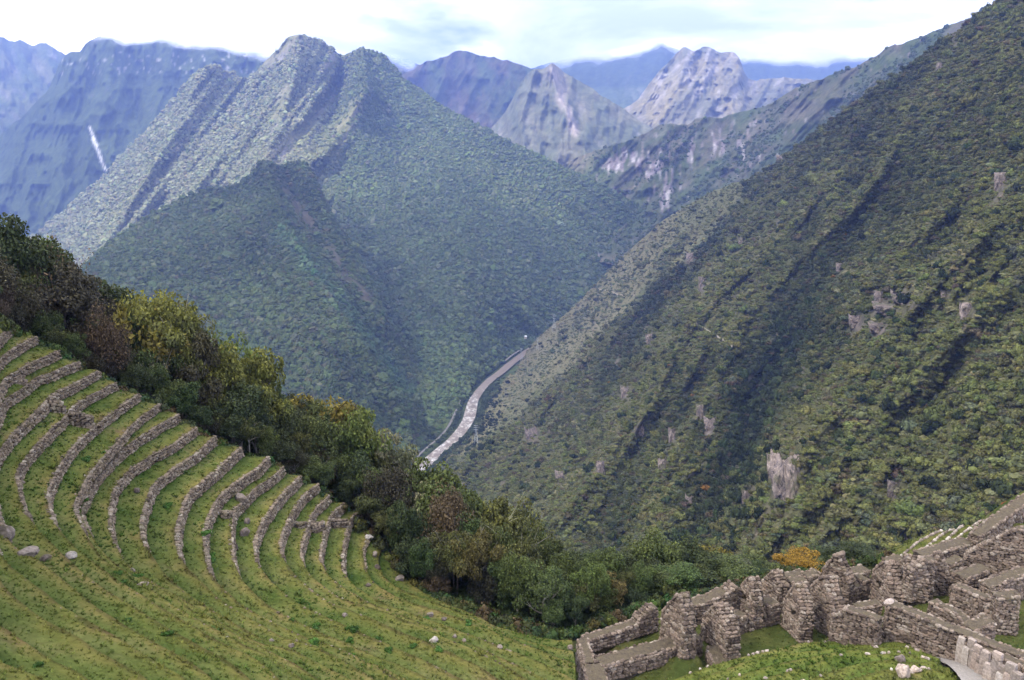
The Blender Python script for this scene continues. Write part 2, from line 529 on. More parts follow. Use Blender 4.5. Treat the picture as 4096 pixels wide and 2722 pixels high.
M2_low = [(15, 330, 2050), (106, 300, 2080), (206, 270, 2150), (266, 260, 2200), (335, 300, 1990), (380, 335, 1820), (420, 345, 1750), (464, 345, 1745), (500, 343, 1930), (520, 336, 2060), (560, 326, 2170), (655, 340, 2180), (740, 350, 2180)]
M2_base = [(15, 352), (106, 345), (206, 370), (266, 390), (335, 440), (400, 436), (425, 432), (448, 428), (459, 412), (466, 398), (480, 381), (500, 366), (520, 351), (545, 342), (600, 345), (655, 350), (740, 356)]
def gul_M2(x, y, v):
    fade = np.clip(v * 3, 0, 1)
    left = 1 - sstep(325, 375, x - 0.35 * (y - 60) * 0)
    a = ridged(stack3((x + 0.75 * y) * 0.022, y * 0.004, 1.3), 4, 0.55)
    b = ridged(stack3((x - 0.95 * y) * 0.016, y * 0.004, 5.3), 3, 0.45)
    spur = np.exp(-seg_dist(x, y, [(361, 46), (367, 90), (348, 120), (322, 155), (306, 165)]) / 14.0)
    spur2 = np.exp(-seg_dist(x, y, [(300, 36), (292, 90), (270, 150), (230, 215)]) / 13.0)
    spur3 = np.exp(-seg_dist(x, y, [(206, 66), (185, 110), (140, 190), (90, 270)]) / 14.0)
    spur4 = np.exp(-seg_dist(x, y, [(260, 70), (235, 130), (190, 200), (130, 280)]) / 10.0)
    gl = np.exp(-seg_dist(x, y, [(341, 56), (335, 110), (310, 160)]) / 12.0)
    c2_ = ridged(stack3((x + 0.75 * y) * 0.055, y * 0.009, 8.3), 3, 0.5)
    return -(0.050 * a * left + 0.020 * c2_ * left + 0.022 * b * (1 - left)) * fade - (0.08 * spur + 0.06 * spur2 + 0.06 * spur3 + 0.035 * spur4 - 0.06 * gl) * fade
m2 = loft([M2_base, M2_low, M2_mid1, M2_mid2, M2_ridge], 360, 190, gul_M2, crag=2.0)
def m2_veg(x, y, g):
    """0 forest .. 1 bare grass and rock; the left flank above the shoulder is the barer one, more so to look sunlit"""
    w = (1 - sstep(330, 380, x)) * sstep(260, 120, y)
    n = fbm(stack3((x + 0.75 * y) * 0.05, y * 0.02, 3.0), 4)
    sp = np.exp(-seg_dist(x, y, [(361, 46), (367, 90), (348, 120), (322, 155)]) / 10.0)
    return np.clip(w * (0.42 + 1.4 * n) + 0.28 * sp * (0.8 + n) - 0.1, 0, 1)
veg = m2_veg(m2['PX'], m2['PY'], m2['g'])
nz = fbm(m2['P'] * 0.004, 4)
col = lerp3(C_DARK * 1.2, C_MID, np.clip(0.5 + nz, 0, 1))
col = lerp3(col, lerp3(C_GRASS, C_ROCK, np.clip(0.3 + 1.6 * fbm(stack3((m2['PX'] + 0.75 * m2['PY']) * 0.12, m2['PY'] * 0.03, 9), 3), 0, 1)), veg)
col = np.concatenate([col, col[:, -1:], col[:, -1:]], 1)
o = obj_np('mountain', m2['G'], grid_faces(*m2['G'].shape[:2]), MAT_T_MID, True, col); tag(o, kind='structure')
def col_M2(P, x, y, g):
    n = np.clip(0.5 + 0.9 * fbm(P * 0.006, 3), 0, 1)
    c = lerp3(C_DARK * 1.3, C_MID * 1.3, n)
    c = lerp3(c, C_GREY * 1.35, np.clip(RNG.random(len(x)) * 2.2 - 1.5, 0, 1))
    lit_tint = (1 - sstep(300, 372, x + 0.2 * (y - 100))) * np.clip(0.75 - 6.0 * g + 0.5 * fbm(stack3((x + 0.75 * y) * 0.06, y * 0.02, 1), 3), 0.15, 1)
    c = lerp3(c, np.array((0.165, 0.172, 0.095)), lit_tint)  # sunlight on the left flank painted in as paler crowns, strongest on its spurs
    low = sstep(300, 360, y) * sstep(380, 440, x)
    return lerp3(c, np.array((0.085, 0.115, 0.040)), 0.75 * low)
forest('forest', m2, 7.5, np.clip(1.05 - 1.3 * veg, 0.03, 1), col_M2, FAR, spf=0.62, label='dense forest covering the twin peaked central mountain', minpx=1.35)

# --- nearer forested spur in front of it
M1_ridge = [(40, 300, 1450), (62, 284, 1500), (78, 270, 1560), (85, 263, 1600), (108, 243, 1700), (143, 219, 1830), (174, 202, 1930), (195, 194, 1980), (208, 189, 2010), (217, 187, 2030), (226, 187.5, 2040), (241, 182, 2070), (252, 172, 2090), (259, 164, 2100), (266, 159.5, 2110), (271, 161, 2115), (278, 164.5, 2120), (285, 164, 2120), (295, 163, 2120), (306, 164, 2115), (315, 174, 2080), (321, 191, 2030), (334, 217, 1950), (356, 247, 1870), (373, 286, 1790), (391, 321, 1730), (412, 350, 1700), (434, 375, 1690), (445, 400, 1600)]
M1_mid2 = [(40, 325, 1180), (108, 290, 1320), (208, 245, 1620), (266, 225, 1730), (306, 235, 1730), (334, 265, 1660), (373, 318, 1600), (412, 372, 1580), (445, 408, 1560)]
M1_mid1 = [(40, 350, 1000), (108, 335, 1120), (208, 320, 1320), (266, 310, 1400), (306, 320, 1400), (334, 340, 1385), (373, 372, 1400), (412, 402, 1430), (445, 418, 1500)]
M1_low = [(40, 380, 880), (108, 385, 960), (208, 400, 1080), (266, 400, 1150), (306, 405, 1180), (334, 408, 1220), (373, 420, 1260), (412, 430, 1320), (445, 427, 1440)]
M1_base = [(40, 470), (108, 480), (208, 500), (266, 505), (306, 505), (334, 502), (373, 490), (400, 474), (412, 463.5), (424, 447), (434, 440), (442, 432), (445, 430)]
def gul_M1(x, y, v):
    fade = np.clip(v * 3, 0, 1)
    a = ridged(stack3((x - 0.75 * y) * 0.016, y * 0.003, 2.3), 3, 0.5)
    c = ridged(stack3((x + 0.9 * y) * 0.012, y * 0.003, 7.3), 3, 0.5)
    t = sstep(150, 280, x + 0.25 * (y - 200))
    spur = np.exp(-seg_dist(x, y, [(266, 159), (275, 200), (300, 250), (345, 320), (395, 400), (410, 440)]) / 16.0)
    spur1 = np.exp(-seg_dist(x, y, [(217, 187), (245, 235), (285, 290), (330, 350), (360, 410)]) / 18.0)
    gl = np.exp(-seg_dist(x, y, [(282, 166), (300, 210), (330, 265), (370, 330), (405, 385)]) / 12.0)
    spur3 = np.exp(-seg_dist(x, y, [(300, 163), (318, 200), (345, 250), (385, 320)]) / 9.0)
    return -(0.020 * a * t + 0.018 * c * (1 - t)) * fade - (0.07 * spur + 0.055 * spur1 + 0.045 * spur3 - 0.05 * gl) * fade
m1 = loft([M1_base, M1_low, M1_mid1, M1_mid2, M1_ridge], 300, 170, gul_M1, crag=1.0)
def m1_bare(x, y):
    n = fbm(stack3(x * 0.06, y * 0.03, 4.0), 4)
    a = np.exp(-(seg_dist(x, y, [(286, 196), (305, 222)]) / 7.0) ** 2) + np.exp(-(seg_dist(x, y, [(345, 275), (368, 298)]) / 8.0) ** 2) + 0.8 * np.exp(-(seg_dist(x, y, [(268, 165), (300, 205), (340, 262)]) / 6.0) ** 2)
    return np.clip(a * (0.7 + 0.8 * n), 0, 1)
bare = m1_bare(m1['PX'], m1['PY'])
col = lerp3(C_DARK, C_MID * 0.8, np.clip(0.5 + fbm(m1['P'] * 0.006, 3), 0, 1))
col = lerp3(col, np.array((0.085, 0.075, 0.050)), bare)
col = np.concatenate([col, col[:, -1:], col[:, -1:]], 1)
o = obj_np('hills', m1['G'], grid_faces(*m1['G'].shape[:2]), MAT_T_MID, True, col); tag(o, kind='structure')
def col_M1(P, x, y, g):
    n = np.clip(0.5 + 0.9 * fbm(P * 0.008, 3), 0, 1)
    c = lerp3(C_DARK * 1.05, C_MID * 1.15, n)
    c = lerp3(c, C_GREY * 1.15, np.clip(RNG.random(len(x)) * 2.0 - 1.45, 0, 1))
    band = np.exp(-(seg_dist(x, y, [(282, 232), (330, 290), (370, 340), (410, 395)]) / 8.0) ** 2)       # lighter bamboo along the gully
    c = lerp3(c, np.array((0.06, 0.10, 0.045)), 0.8 * band)
    return lerp3(c, C_BRN, np.clip(RNG.random(len(x)) * 3 - 2.5, 0, 1))
forest('forest', m1, 6.0, np.clip(1.05 - 1.1 * bare, 0.05, 1), col_M1, FAR, spf=0.62, label='dark forest covering the nearer spur above the river bend', minpx=1.5)

# --- far ranges
def veil_mat():
    m = terrain_mat('cloud_capped_terrain', 0.02, 12.0); nt = m.node_tree
    a = attr(nt, 'veil'); tp = nt.nodes.new('ShaderNodeBsdfTransparent'); mx = nt.nodes.new('ShaderNodeMixShader')
    nt.links.new(a.outputs['Fac'], mx.inputs[0]); nt.links.new(nt.nodes['Principled BSDF'].outputs[0], mx.inputs[1]); nt.links.new(tp.outputs[0], mx.inputs[2])
    nt.links.new(mx.outputs[0], nt.nodes['Material Output'].inputs['Surface']); return m
MAT_VEIL = veil_mat()
def lift(r, d):
    return [(a, b - d, c) for a, b, c in r]
def range_patch(ridge, base, nu, nv, gully, colf, name='mountains', crag=2.0, seed=0.0, back=(500.0, 400.0), mat=None, cloud=None):
    m = loft([base, ridge], nu, nv, gully, crag=crag, seed=seed, back=back)
    c = colf(m)
    c = np.concatenate([c, c[:, -1:], c[:, -1:]], 1)
    o = obj_np(name, m['G'], grid_faces(*m['G'].shape[:2]), MAT_VEIL if cloud else (mat or MAT_T_FAR), True, c); tag(o, kind='structure')
    if cloud:                                     # how deep in the cloud each place lies
        x, y = m['PX'], m['PY']
        lim = np.interp(x, [p[0] for p in cloud], [p[1] for p in cloud]) + 5.0 * fbm(stack3(x * 0.05, y * 0.08, seed), 4, 0.6)
        v = np.clip((lim - y) / 11.0 + 0.5, 0, 1); v = v * v * (3 - 2 * v)
        v = np.concatenate([v, v[:, -1:], v[:, -1:]], 1)
        at_ = o.data.attributes.new('veil', 'FLOAT', 'POINT'); at_.data.foreach_set('value', v.astype(np.float32).ravel())
    return m, o
def gul_far(sk, f, amp, seed, oct=5):
    def g(x, y, v):
        return -amp * np.clip(v * 4, 0, 1) * (0.75 * ridged(stack3((x + sk * y) * f, y * f * 0.28, seed), oct, 0.55) + 0.35 * ridged(stack3(x * f * 2.2, y * f * 1.5, seed + 3), 3, 0.5))
    return g
def col_far(seed, rock=0.3, green=C_MID, dry=C_GRASS, rk=C_ROCK, sk=0.0, extra=None):
    def f(m):
        x, y = m['PX'], m['PY']
        n = fbm(stack3((x + sk * y) * 0.06, y * 0.045, seed), 5, 0.6)
        n2 = fbm(stack3((x + sk * y) * 0.11, y * 0.075, seed + 4), 5, 0.62)
        c = lerp3(green, dry, np.clip(0.45 + 1.4 * n - 3 * m['g'] * 0, 0, 1))
        c = lerp3(c, rk, 0.55 * np.clip((n2 + rock - 0.5) * 2.5, 0, 1))
        if extra is not None: c = extra(c, x, y)
        return c
    return f
# blue range on the left, its head in the cloud
M3_r = [(-60, 185, 4600), (-20, 152, 4700), (0, 136, 4750), (26, 113, 4850), (48, 91, 4900), (60, 62, 5000), (66, 55, 5000), (72, 52, 5000), (80, 53, 5000), (85, 46, 5050), (93, 43, 5050), (104, 38, 5100), (114, 36, 5100), (126, 39, 5150), (143, 40, 5200), (165, 38, 5200), (182, 41, 5200), (204, 42, 5200), (230, 45, 5100), (252, 50, 5050), (270, 55, 5000), (290, 66, 5000), (330, 85, 5000)]
M3_b = [(-60, 290, 3300), (60, 275, 3300), (110, 240, 3500), (160, 190, 3800), (210, 130, 4200), (330, 140, 4200)]
def ex3(c, x, y):
    d = seg_dist(x, y, [(89, 126), (93, 136), (99, 155), (106, 171)])
    w = np.interp(y, [120, 135, 150, 172], [0.5, 1.7, 2.3, 1.0])
    m_ = np.clip(1.6 - d / w - 0.9 * np.abs(vnoise(stack3(x * 0.4, y * 0.4, 0))), 0, 1) * (y > 123) * (y < 174)
    c = lerp3(c, np.array((0.75, 0.72, 0.68)), m_)
    s2 = 0.6 * np.clip((vnoise(stack3(x * 0.45, y * 0.25, 8.8)) - 0.62) * 8, 0, 1) * (y < 75) * (y > 52)
    return lerp3(c, C_PALE, s2)
M3_r = [(a, b - 9 * float(sstep(75, 120, a)), c) for a, b, c in M3_r]
range_patch(M3_r, M3_b, 240, 130, gul_far(0.35, 0.024, 0.060, 21), col_far(3, 0.12, C_MID, C_MID * 1.2, extra=ex3), seed=3.1, cloud=[(60, 26), (85, 40), (110, 37), (125, 43), (140, 42), (165, 41), (185, 46), (210, 47), (235, 51), (255, 54), (290, 64)])
# pale range at the left edge
M4_r = [(-60, 30, 6600), (-20, 33, 6700), (0, 37, 6800), (9, 41, 6800), (17, 42, 6800), (20, 40.5, 6800), (26, 43.5, 6800), (33, 46, 6800), (39, 44, 6800), (46, 43, 6800), (53, 47, 6800), (61, 53, 6800), (72, 57, 6800), (110, 70, 6800)]
M4_b = [(-60, 170, 5000), (110, 170, 5000)]
range_patch(M4_r, M4_b, 120, 80, gul_far(-0.6, 0.03, 0.04, 31), col_far(7, 0.35, C_MID * 1.1, C_GRASS, sk=-0.6), seed=8.1)
# blue range in the middle
M5_r = [(340, 75, 5400), (372, 66, 5400), (388, 56, 5400), (396, 55, 5400), (404, 58.5, 5400), (412, 62, 5400), (419, 66, 5400), (426, 62, 5400), (434, 60, 5400), (441, 58.5, 5400), (447, 57, 5400), (453, 53, 5400), (459, 51.5, 5400), (467, 51, 5400), (473, 54, 5400), (480, 56, 5350), (486, 56, 5300), (495, 58, 5250), (503, 59.5, 5200), (516, 64, 5100), (530, 68, 5000), (545, 72, 5000), (552, 76, 5000), (573, 92, 5000), (600, 112, 5000)]
M5_b = [(340, 180, 4200), (470, 180, 4200), (600, 180, 4200)]
range_patch(M5_r, M5_b, 170, 90, gul_far(0.5, 0.03, 0.055, 41), col_far(11, 0.2, C_MID, C_BRN * 1.2), seed=12.1, cloud=[(340, 55), (388, 58), (412, 68), (426, 52), (450, 40), (500, 48), (520, 60), (600, 70)])
# far blue ranges behind
M7_r = [(520, 80, 7600), (538, 74, 7600), (564, 66, 7600), (580, 61, 7600), (599, 57, 7600), (612, 55.5, 7600), (625, 54, 7600), (640, 53.5, 7600), (647, 53, 7600), (655, 50, 7600), (662, 49.5, 7600), (670, 55, 7600), (700, 62, 7600), (740, 60, 8600), (751, 58.6, 8600), (775, 60, 8600), (803, 61, 8600), (835, 61, 8600), (864, 60, 8600), (900, 60, 8600), (960, 64, 8600)]
M7_b = [(520, 150, 5600), (960, 150, 5600)]
range_patch(lift(M7_r, 7), M7_b, 180, 60, gul_far(0.4, 0.03, 0.03, 51), col_far(15, 0.15, C_MID, C_MID), seed=15.1, cloud=[(520, 66), (560, 66), (590, 60), (620, 57), (640, 54), (662, 44), (690, 56), (740, 62), (800, 62), (870, 60)])
# pale rocky massif
M8_r = [(598, 118, 4700), (620, 112, 4750), (638, 100, 4800), (651, 82, 4900), (658, 73, 4950), (664, 66, 5000), (671, 59, 5000), (679, 51, 5000), (683, 48, 5000), (686, 46.6, 5000), (690, 49, 5000), (694, 51, 5000), (700, 50, 5000), (703, 47.5, 5000), (708, 47, 5000), (713, 50, 5000), (717, 52.5, 5000), (725, 52, 5000), (733, 52, 5000), (737, 55, 5000), (740, 58.6, 5000), (744, 71, 5000), (749, 78.5, 5000), (757, 81.6, 5000), (761, 79.5, 5000), (766, 78.5, 5000), (776, 78, 5000), (786, 77.5, 5000), (803, 79, 5000), (820, 81, 4950), (850, 88, 4900), (900, 100, 4900)]
M8_b = [(598, 160, 3700), (700, 165, 3600), (900, 150, 3800)]
range_patch(M8_r, M8_b, 200, 120, gul_far(0.55, 0.045, 0.05, 61), col_far(19, 0.5, np.array((0.11, 0.11, 0.07)), C_DRY, np.array((0.30, 0.27, 0.25)), sk=0.5), seed=18.1)
# sunlit pyramid peak
M6_r = [(470, 150, 3900), (490, 130, 4000), (506, 111, 4050), (516, 93, 4100), (521, 81, 4120), (526, 75, 4150), (532, 70.5, 4150), (539, 69, 4150), (545, 67.5, 4150), (549, 65, 4150), (552, 63.5, 4150), (556, 66, 4150), (561, 70, 4150), (573, 78, 4100), (586, 85, 4050), (601, 95, 4000), (616, 105, 3950), (638, 119, 3900), (651, 127, 3850), (668, 138, 3800), (700, 160, 3750)]
M6_b = [(470, 215, 3150), (560, 225, 2950), (700, 215, 3000)]
def ex6(c, x, y):
    d = seg_dist(x, y, [(553, 66), (556, 80), (562, 100), (575, 130)])
    return lerp3(c, np.array((0.30, 0.25, 0.22)), np.clip(1.2 - d / 7.0 + 0.6 * vnoise(stack3(x * 0.2, y * 0.08, 2)), 0, 1) * 0.8)
def gul6(x, y, v):
    s = np.exp(-seg_dist(x, y, [(551, 63), (556, 90), (575, 130), (600, 190)]) / 12.0) + 0.8 * np.exp(-seg_dist(x, y, [(535, 70), (520, 120), (530, 190)]) / 10.0)
    return gul_far(0.2, 0.04, 0.03, 71)(x, y, v) - 0.05 * s
range_patch(M6_r, M6_b, 180, 120, gul6, col_far(23, 0.22, np.array((0.085, 0.095, 0.055)), np.array((0.125, 0.120, 0.075)), extra=ex6), seed=22.1, mat=MAT_T_FAR)
# long shadowed ridge on the right with the rock cliff
M9_r = [(545, 180, 2950), (562, 166, 3000), (577, 157, 3000), (601, 149, 2980), (625, 141, 2950), (640, 135, 2920), (651, 131, 2900), (657, 127, 2890), (664, 123, 2880), (673, 124, 2870), (687, 124.5, 2850), (697, 119, 2840), (710, 117, 2820), (718, 119, 2800), (734, 114, 2780), (748, 110, 2740), (762, 108, 2700), (776, 100, 2650), (790, 91, 2600), (808, 84, 2530), (825, 78, 2470), (836, 73, 2420), (855, 67, 2350), (869, 60.5, 2300), (883, 51, 2250), (890, 45.6, 2230), (901, 44.7, 2200), (913, 40, 2160), (931, 33, 2100), (948, 26, 2050), (971, 18, 1980), (983, 10.5, 1940), (1010, -5, 1880), (1060, -35, 1800)]
M9_b = [(545, 245, 2480), (600, 262, 2350), (660, 275, 2200), (740, 260, 2050), (800, 220, 1900), (880, 160, 1700), (983, 90, 1450), (1060, 40, 1350)]
M9_cl = [(600, 156), (618, 150), (640, 143), (660, 150), (690, 150), (702, 168), (690, 182), (668, 190), (655, 205), (640, 190), (622, 182), (606, 168)]
def ex9(c, x, y):
    n = vnoise(stack3(x * 0.35, y * 0.09, 2.2)) + 0.6 * vnoise(stack3(x * 0.9, y * 0.2, 5.5))
    near = sum(np.exp(-(((x - a) / w) ** 2 + ((y - b) / h) ** 2)) for a, b, w, h in ((612, 163, 9, 13), (631, 160, 9, 14), (646, 168, 8, 13), (660, 164, 10, 20), (664, 196, 8, 22), (690, 150, 12, 14), (722, 140, 8, 14), (745, 150, 8, 20)))
    m_ = np.clip((n + 1.1 * near - 0.75) * 2.2, 0, 1)
    rk = lerp3(np.array((0.20, 0.165, 0.16)), np.array((0.37, 0.34, 0.32)), np.clip(vnoise(stack3(x * 0.6, y * 0.15, 7)) * 1.6, 0, 1))
    return lerp3(c, rk, m_)
def gul9(x, y, v):
    a = gul_far(0.9, 0.03, 0.04, 81)(x, y, v)
    cl = np.exp(-(((x - 650) / 60) ** 2 + ((y - 165) / 30) ** 2))
    return a - 0.02 * cl * ridged(stack3(x * 0.12, y * 0.02, 3), 3)
m9, _ = range_patch(M9_r, M9_b, 260, 130, gul9, col_far(27, 0.12, C_MID, np.array((0.11, 0.10, 0.062)), sk=0.9, extra=ex9), name='mountain', seed=26.1, mat=MAT_T_MID, crag=2.0)
forest('forest', m9, 7.0, np.clip(0.1 + 0.8 * fbm(stack3((m9['PX'] + 0.9 * m9['PY']) * 0.05, m9['PY'] * 0.02, 1), 3), 0.0, 1), lambda P, x, y, g: np.tile(C_MID * 0.9, (len(x), 1)), FAR, spf=0.8, minpx=1.5, label='scattered trees on the long shadowed ridge beyond the valley')

# --- great slope on the right side of the valley
M10_r = [(428, 478, 1080), (434, 470, 1120), (443, 460, 0), (455, 447, 0), (466, 438, 0), (475, 428, 0), (482, 416, 0), (487, 405, 0), (495, 394, 0), (505, 380, 0), (514, 370, 0), (520, 363, 1890), (527, 352, 1900), (535, 341, 1910), (555, 323, 1890), (577, 304, 1860), (592, 288, 1830), (608, 271, 1790), (625, 254, 1740), (642, 239, 1670), (660, 223, 1590), (677, 212, 1530), (694, 202, 1470), (714, 191, 1410), (733, 183, 1350), (746, 181.5, 1310), (763, 172, 1250), (781, 160, 1190), (824, 126, 1080), (868, 93, 990), (911, 65, 920), (955, 33, 860), (979, 16, 835), (1002, 0, 810), (1041, -26, 770), (1110, -70, 710)]
M10_b = [(428, 545, 640), (480, 560, 520), (560, 585, 390), (650, 612, 300), (750, 630, 245), (850, 640, 210), (950, 640, 190), (1024, 610, 172), (1110, 590, 160)]
def line_at(y):   # boundary between the grassy shoulder (left) and the bushy flank (right)
    return np.interp(y, [120, 182, 200, 232, 250, 263, 273, 296, 312, 328, 350, 371, 387, 406, 425, 470], [800, 752, 742, 715, 700, 681, 664, 646, 628, 607, 588, 572, 553, 534, 512, 455])
def gul_M10(x, y, v):
    fade = np.clip(v * 4, 0, 1) * np.clip((1 - v) * 8, 0, 1)
    a = ridged(stack3((x + 0.95 * y) * 0.0105, (x - y) * 0.0016, 3.7), 4, 0.5)
    b = ridged(stack3((x + 0.55 * y) * 0.02, (x - y) * 0.004, 13.7), 4, 0.55)
    side = sstep(-6, 14, line_at(y) - x)
    g1 = np.exp(-seg_dist(x, y, [(800, 330), (757, 380), (745, 430), (740, 480), (700, 540)]) / 26.0)
    g2 = np.exp(-seg_dist(x, y, [(720, 225), (640, 330), (600, 400), (575, 440)]) / 20.0)
    s1 = np.exp(-seg_dist(x, y, [(745, 265), (690, 330), (640, 400), (600, 470), (560, 520)]) / 24.0)
    s2 = np.exp(-seg_dist(x, y, [(940, 210), (860, 340), (800, 450), (770, 520)]) / 26.0)
    return (-(0.110 * a + 0.055 * b) * (1 - 0.62 * side) + 0.10 * side * sstep(400, 310, y) + 0.10 * g1 + 0.05 * g2 - 0.07 * s1 - 0.07 * s2) * fade
m10 = loft([M10_b, M10_r], 420, 300, gul_M10, crag=1.5, sm=4, back=(160.0, 200.0))
X, Y = m10['PX'], m10['PY']
ROCKS10 = [(786, 487, 20, 32), (775, 470, 10, 18), (533, 437, 9, 10), (711, 428, 9, 12), (702, 285, 4, 12), (967, 314, 9, 14), (945, 296, 6, 8), (857, 325, 9, 12), (905, 300, 16, 10), (880, 330, 14, 9), (890, 312, 20, 8), (893, 495, 8, 16), (640, 430, 6, 9), (662, 470, 6, 12), (700, 415, 5, 12), (600, 470, 6, 10), (625, 395, 6, 10), (1000, 185, 8, 18), (940, 70, 4, 12), (955, 40, 4, 10), (880, 300, 8, 12), (690, 260, 5, 9), (985, 560, 8, 12), (1003, 462, 8, 12), (740, 245, 4, 10), (650, 340, 5, 8), (560, 480, 6, 9), (690, 505, 6, 10), (745, 500, 5, 12), (840, 270, 5, 10), (905, 545, 8, 10), (672, 440, 5, 14), (760, 130, 4, 8), (930, 520, 6, 8)]
def rock10(x, y):
    r = sum(np.exp(-(((x - a + 0.3 * (y - b)) / (0.8 * w)) ** 2 + ((y - b) / (0.8 * h)) ** 2)) for a, b, w, h in ROCKS10)
    n = fbm(stack3((x + 0.5 * y) * 0.09, y * 0.035, 5.0), 4, 0.6)
    return np.clip(1.3 * r * (0.6 + n) + np.clip((n - 0.42) * 4, 0, 1) * 0.8, 0, 1)
RK = rock10(X, Y)
def rib10(x, y):
    """0 in the gullies .. 1 on the ribs"""
    a = ridged(stack3((x + 0.95 * y) * 0.0105, (x - y) * 0.0016, 3.7), 4, 0.5)
    b = ridged(stack3((x + 0.55 * y) * 0.02, (x - y) * 0.004, 13.7), 4, 0.55)
    s1 = np.exp(-seg_dist(x, y, [(745, 265), (690, 330), (640, 400), (600, 470), (560, 520)]) / 24.0) + np.exp(-seg_dist(x, y, [(940, 210), (860, 340), (800, 450), (770, 520)]) / 26.0)
    g1 = np.exp(-seg_dist(x, y, [(800, 330), (757, 380), (745, 430), (740, 480), (700, 540)]) / 22.0) + 0.8 * np.exp(-seg_dist(x, y, [(720, 225), (640, 330), (600, 400), (575, 440)]) / 14.0)
    n = fbm(stack3(x * 0.05, y * 0.05, 4.4), 3)
    return np.clip(0.40 + 0.95 * a + 0.60 * b + 0.22 * n + 0.35 * s1 - 0.80 * g1, 0, 1)
RIB = rib10(X, Y)
grassy = sstep(-4, 8, line_at(Y) - X) * sstep(480, 440, Y)
gn = fbm(stack3((X + 0.95 * Y) * 0.035, (X - Y) * 0.008, 2.0), 4)
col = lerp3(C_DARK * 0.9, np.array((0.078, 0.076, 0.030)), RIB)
gcol = lerp3(np.array((0.080, 0.088, 0.036)), np.array((0.150, 0.138, 0.072)), np.clip(0.5 + 1.8 * gn + 0.5 * ridged(stack3((X + 0.8 * Y) * 0.06, (X - Y) * 0.012, 1), 3), 0, 1))
col = lerp3(col, gcol, grassy)
rn = vnoise(stack3(X * 0.35, Y * 0.2, 1))
col = lerp3(col, lerp3(np.array((0.060, 0.052, 0.040)), np.array((0.13, 0.105, 0.085)), np.clip(0.5 + rn, 0, 1)), RK)
col = np.concatenate([col, col[:, -1:], col[:, -1:]], 1)
G10 = m10['G']
o = obj_np('hillside', G10, grid_faces(*G10.shape[:2]), MAT_T_NEAR, True, col); tag(o, kind='structure')
dens = np.clip(1.0 - 1.5 * RK, 0, 1) * (1 - 0.2 * sstep(0.6, 1.0, RIB))
shr = np.clip(0.05 + 1.1 * fbm(stack3((X + 0.95 * Y) * 0.05, (X - Y) * 0.012, 6.0), 3), 0, 1)
dens = dens * (1 - grassy) + grassy * shr * 0.55
def col_M10(P, x, y, g):
    gr = sstep(-4, 8, line_at(y) - x)
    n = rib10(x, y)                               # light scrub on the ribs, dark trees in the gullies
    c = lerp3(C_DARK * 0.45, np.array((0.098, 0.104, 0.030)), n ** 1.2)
    r = RNG.random(len(x))
    c = lerp3(c, C_YEL, np.clip((r - 0.90 + 0.22 * n) * 4, 0, 0.75))
    r = RNG.random(len(x))
    c = lerp3(c, C_GREY * 0.9, np.clip((r - 0.82) * 6, 0, 0.8))
    r = RNG.random(len(x))
    c = lerp3(c, C_BRN, np.clip((r - 0.86) * 8, 0, 0.8))
    c = np.where((RNG.random(len(x)) > 0.9985)[:, None], C_ORG * 0.6, c)
    return lerp3(c, np.array((0.075, 0.085, 0.034)), gr * 0.7)
forest('shrubs', m10, 2.7, dens, col_M10, NEARB, spf=0.60, jitter=0.42, label='dense bushes and small trees on the steep slope across the gully', tall=0.9, minpx=1.9, sink=0.1)
# taller trees where the slope meets the river and in the dark gully
gd = np.clip(0.6 * (1 - sstep(0.10, 0.38, RIB)) + 1.4 * np.exp(-(seg_dist(X, Y, [(800, 330), (757, 380), (745, 430), (740, 480), (700, 540)]) / 22.0) ** 2) + 1.2 * np.exp(-(seg_dist(X, Y, [(480, 405), (490, 425), (478, 445)]) / 12.0) ** 2) + 0.12, 0, 1) * np.clip(1 - 1.5 * RK, 0, 1) * (1 - 0.85 * grassy * (Y < 390))
forest('trees', m10, 4.6, gd, lambda P, x, y, g: lerp3(C_DARK * 0.55, C_MID * 0.75, RNG.random(len(x)) ** 1.5), NEARB, spf=0.9, jitter=0.3, label='taller dark trees filling the gully of the steep slope', tall=1.3, minpx=2.0, sink=0.0)

# ------------------------------------------------------------------ air, and unseen cloud meshes added to cast shade
hz = bpy.data.materials.new('haze'); hz.use_nodes = True
hn = hz.node_tree; hn.nodes.clear()
h_out = hn.nodes.new('ShaderNodeOutputMaterial'); h_v = hn.nodes.new('ShaderNodeVolumePrincipled')
h_v.inputs['Color'].default_value = (0.26, 0.39, 1.0, 1.0)
h_v.inputs['Density'].default_value = HAZE
h_v.inputs['Anisotropy'].default_value = 0.2
hn.links.new(h_v.outputs[0], h_out.inputs['Volume'])
mb = MB(); mb.box((0, 3900, 540), (24000, 14400, 1990))
tag(mb.build('haze', hz), kind='stuff')

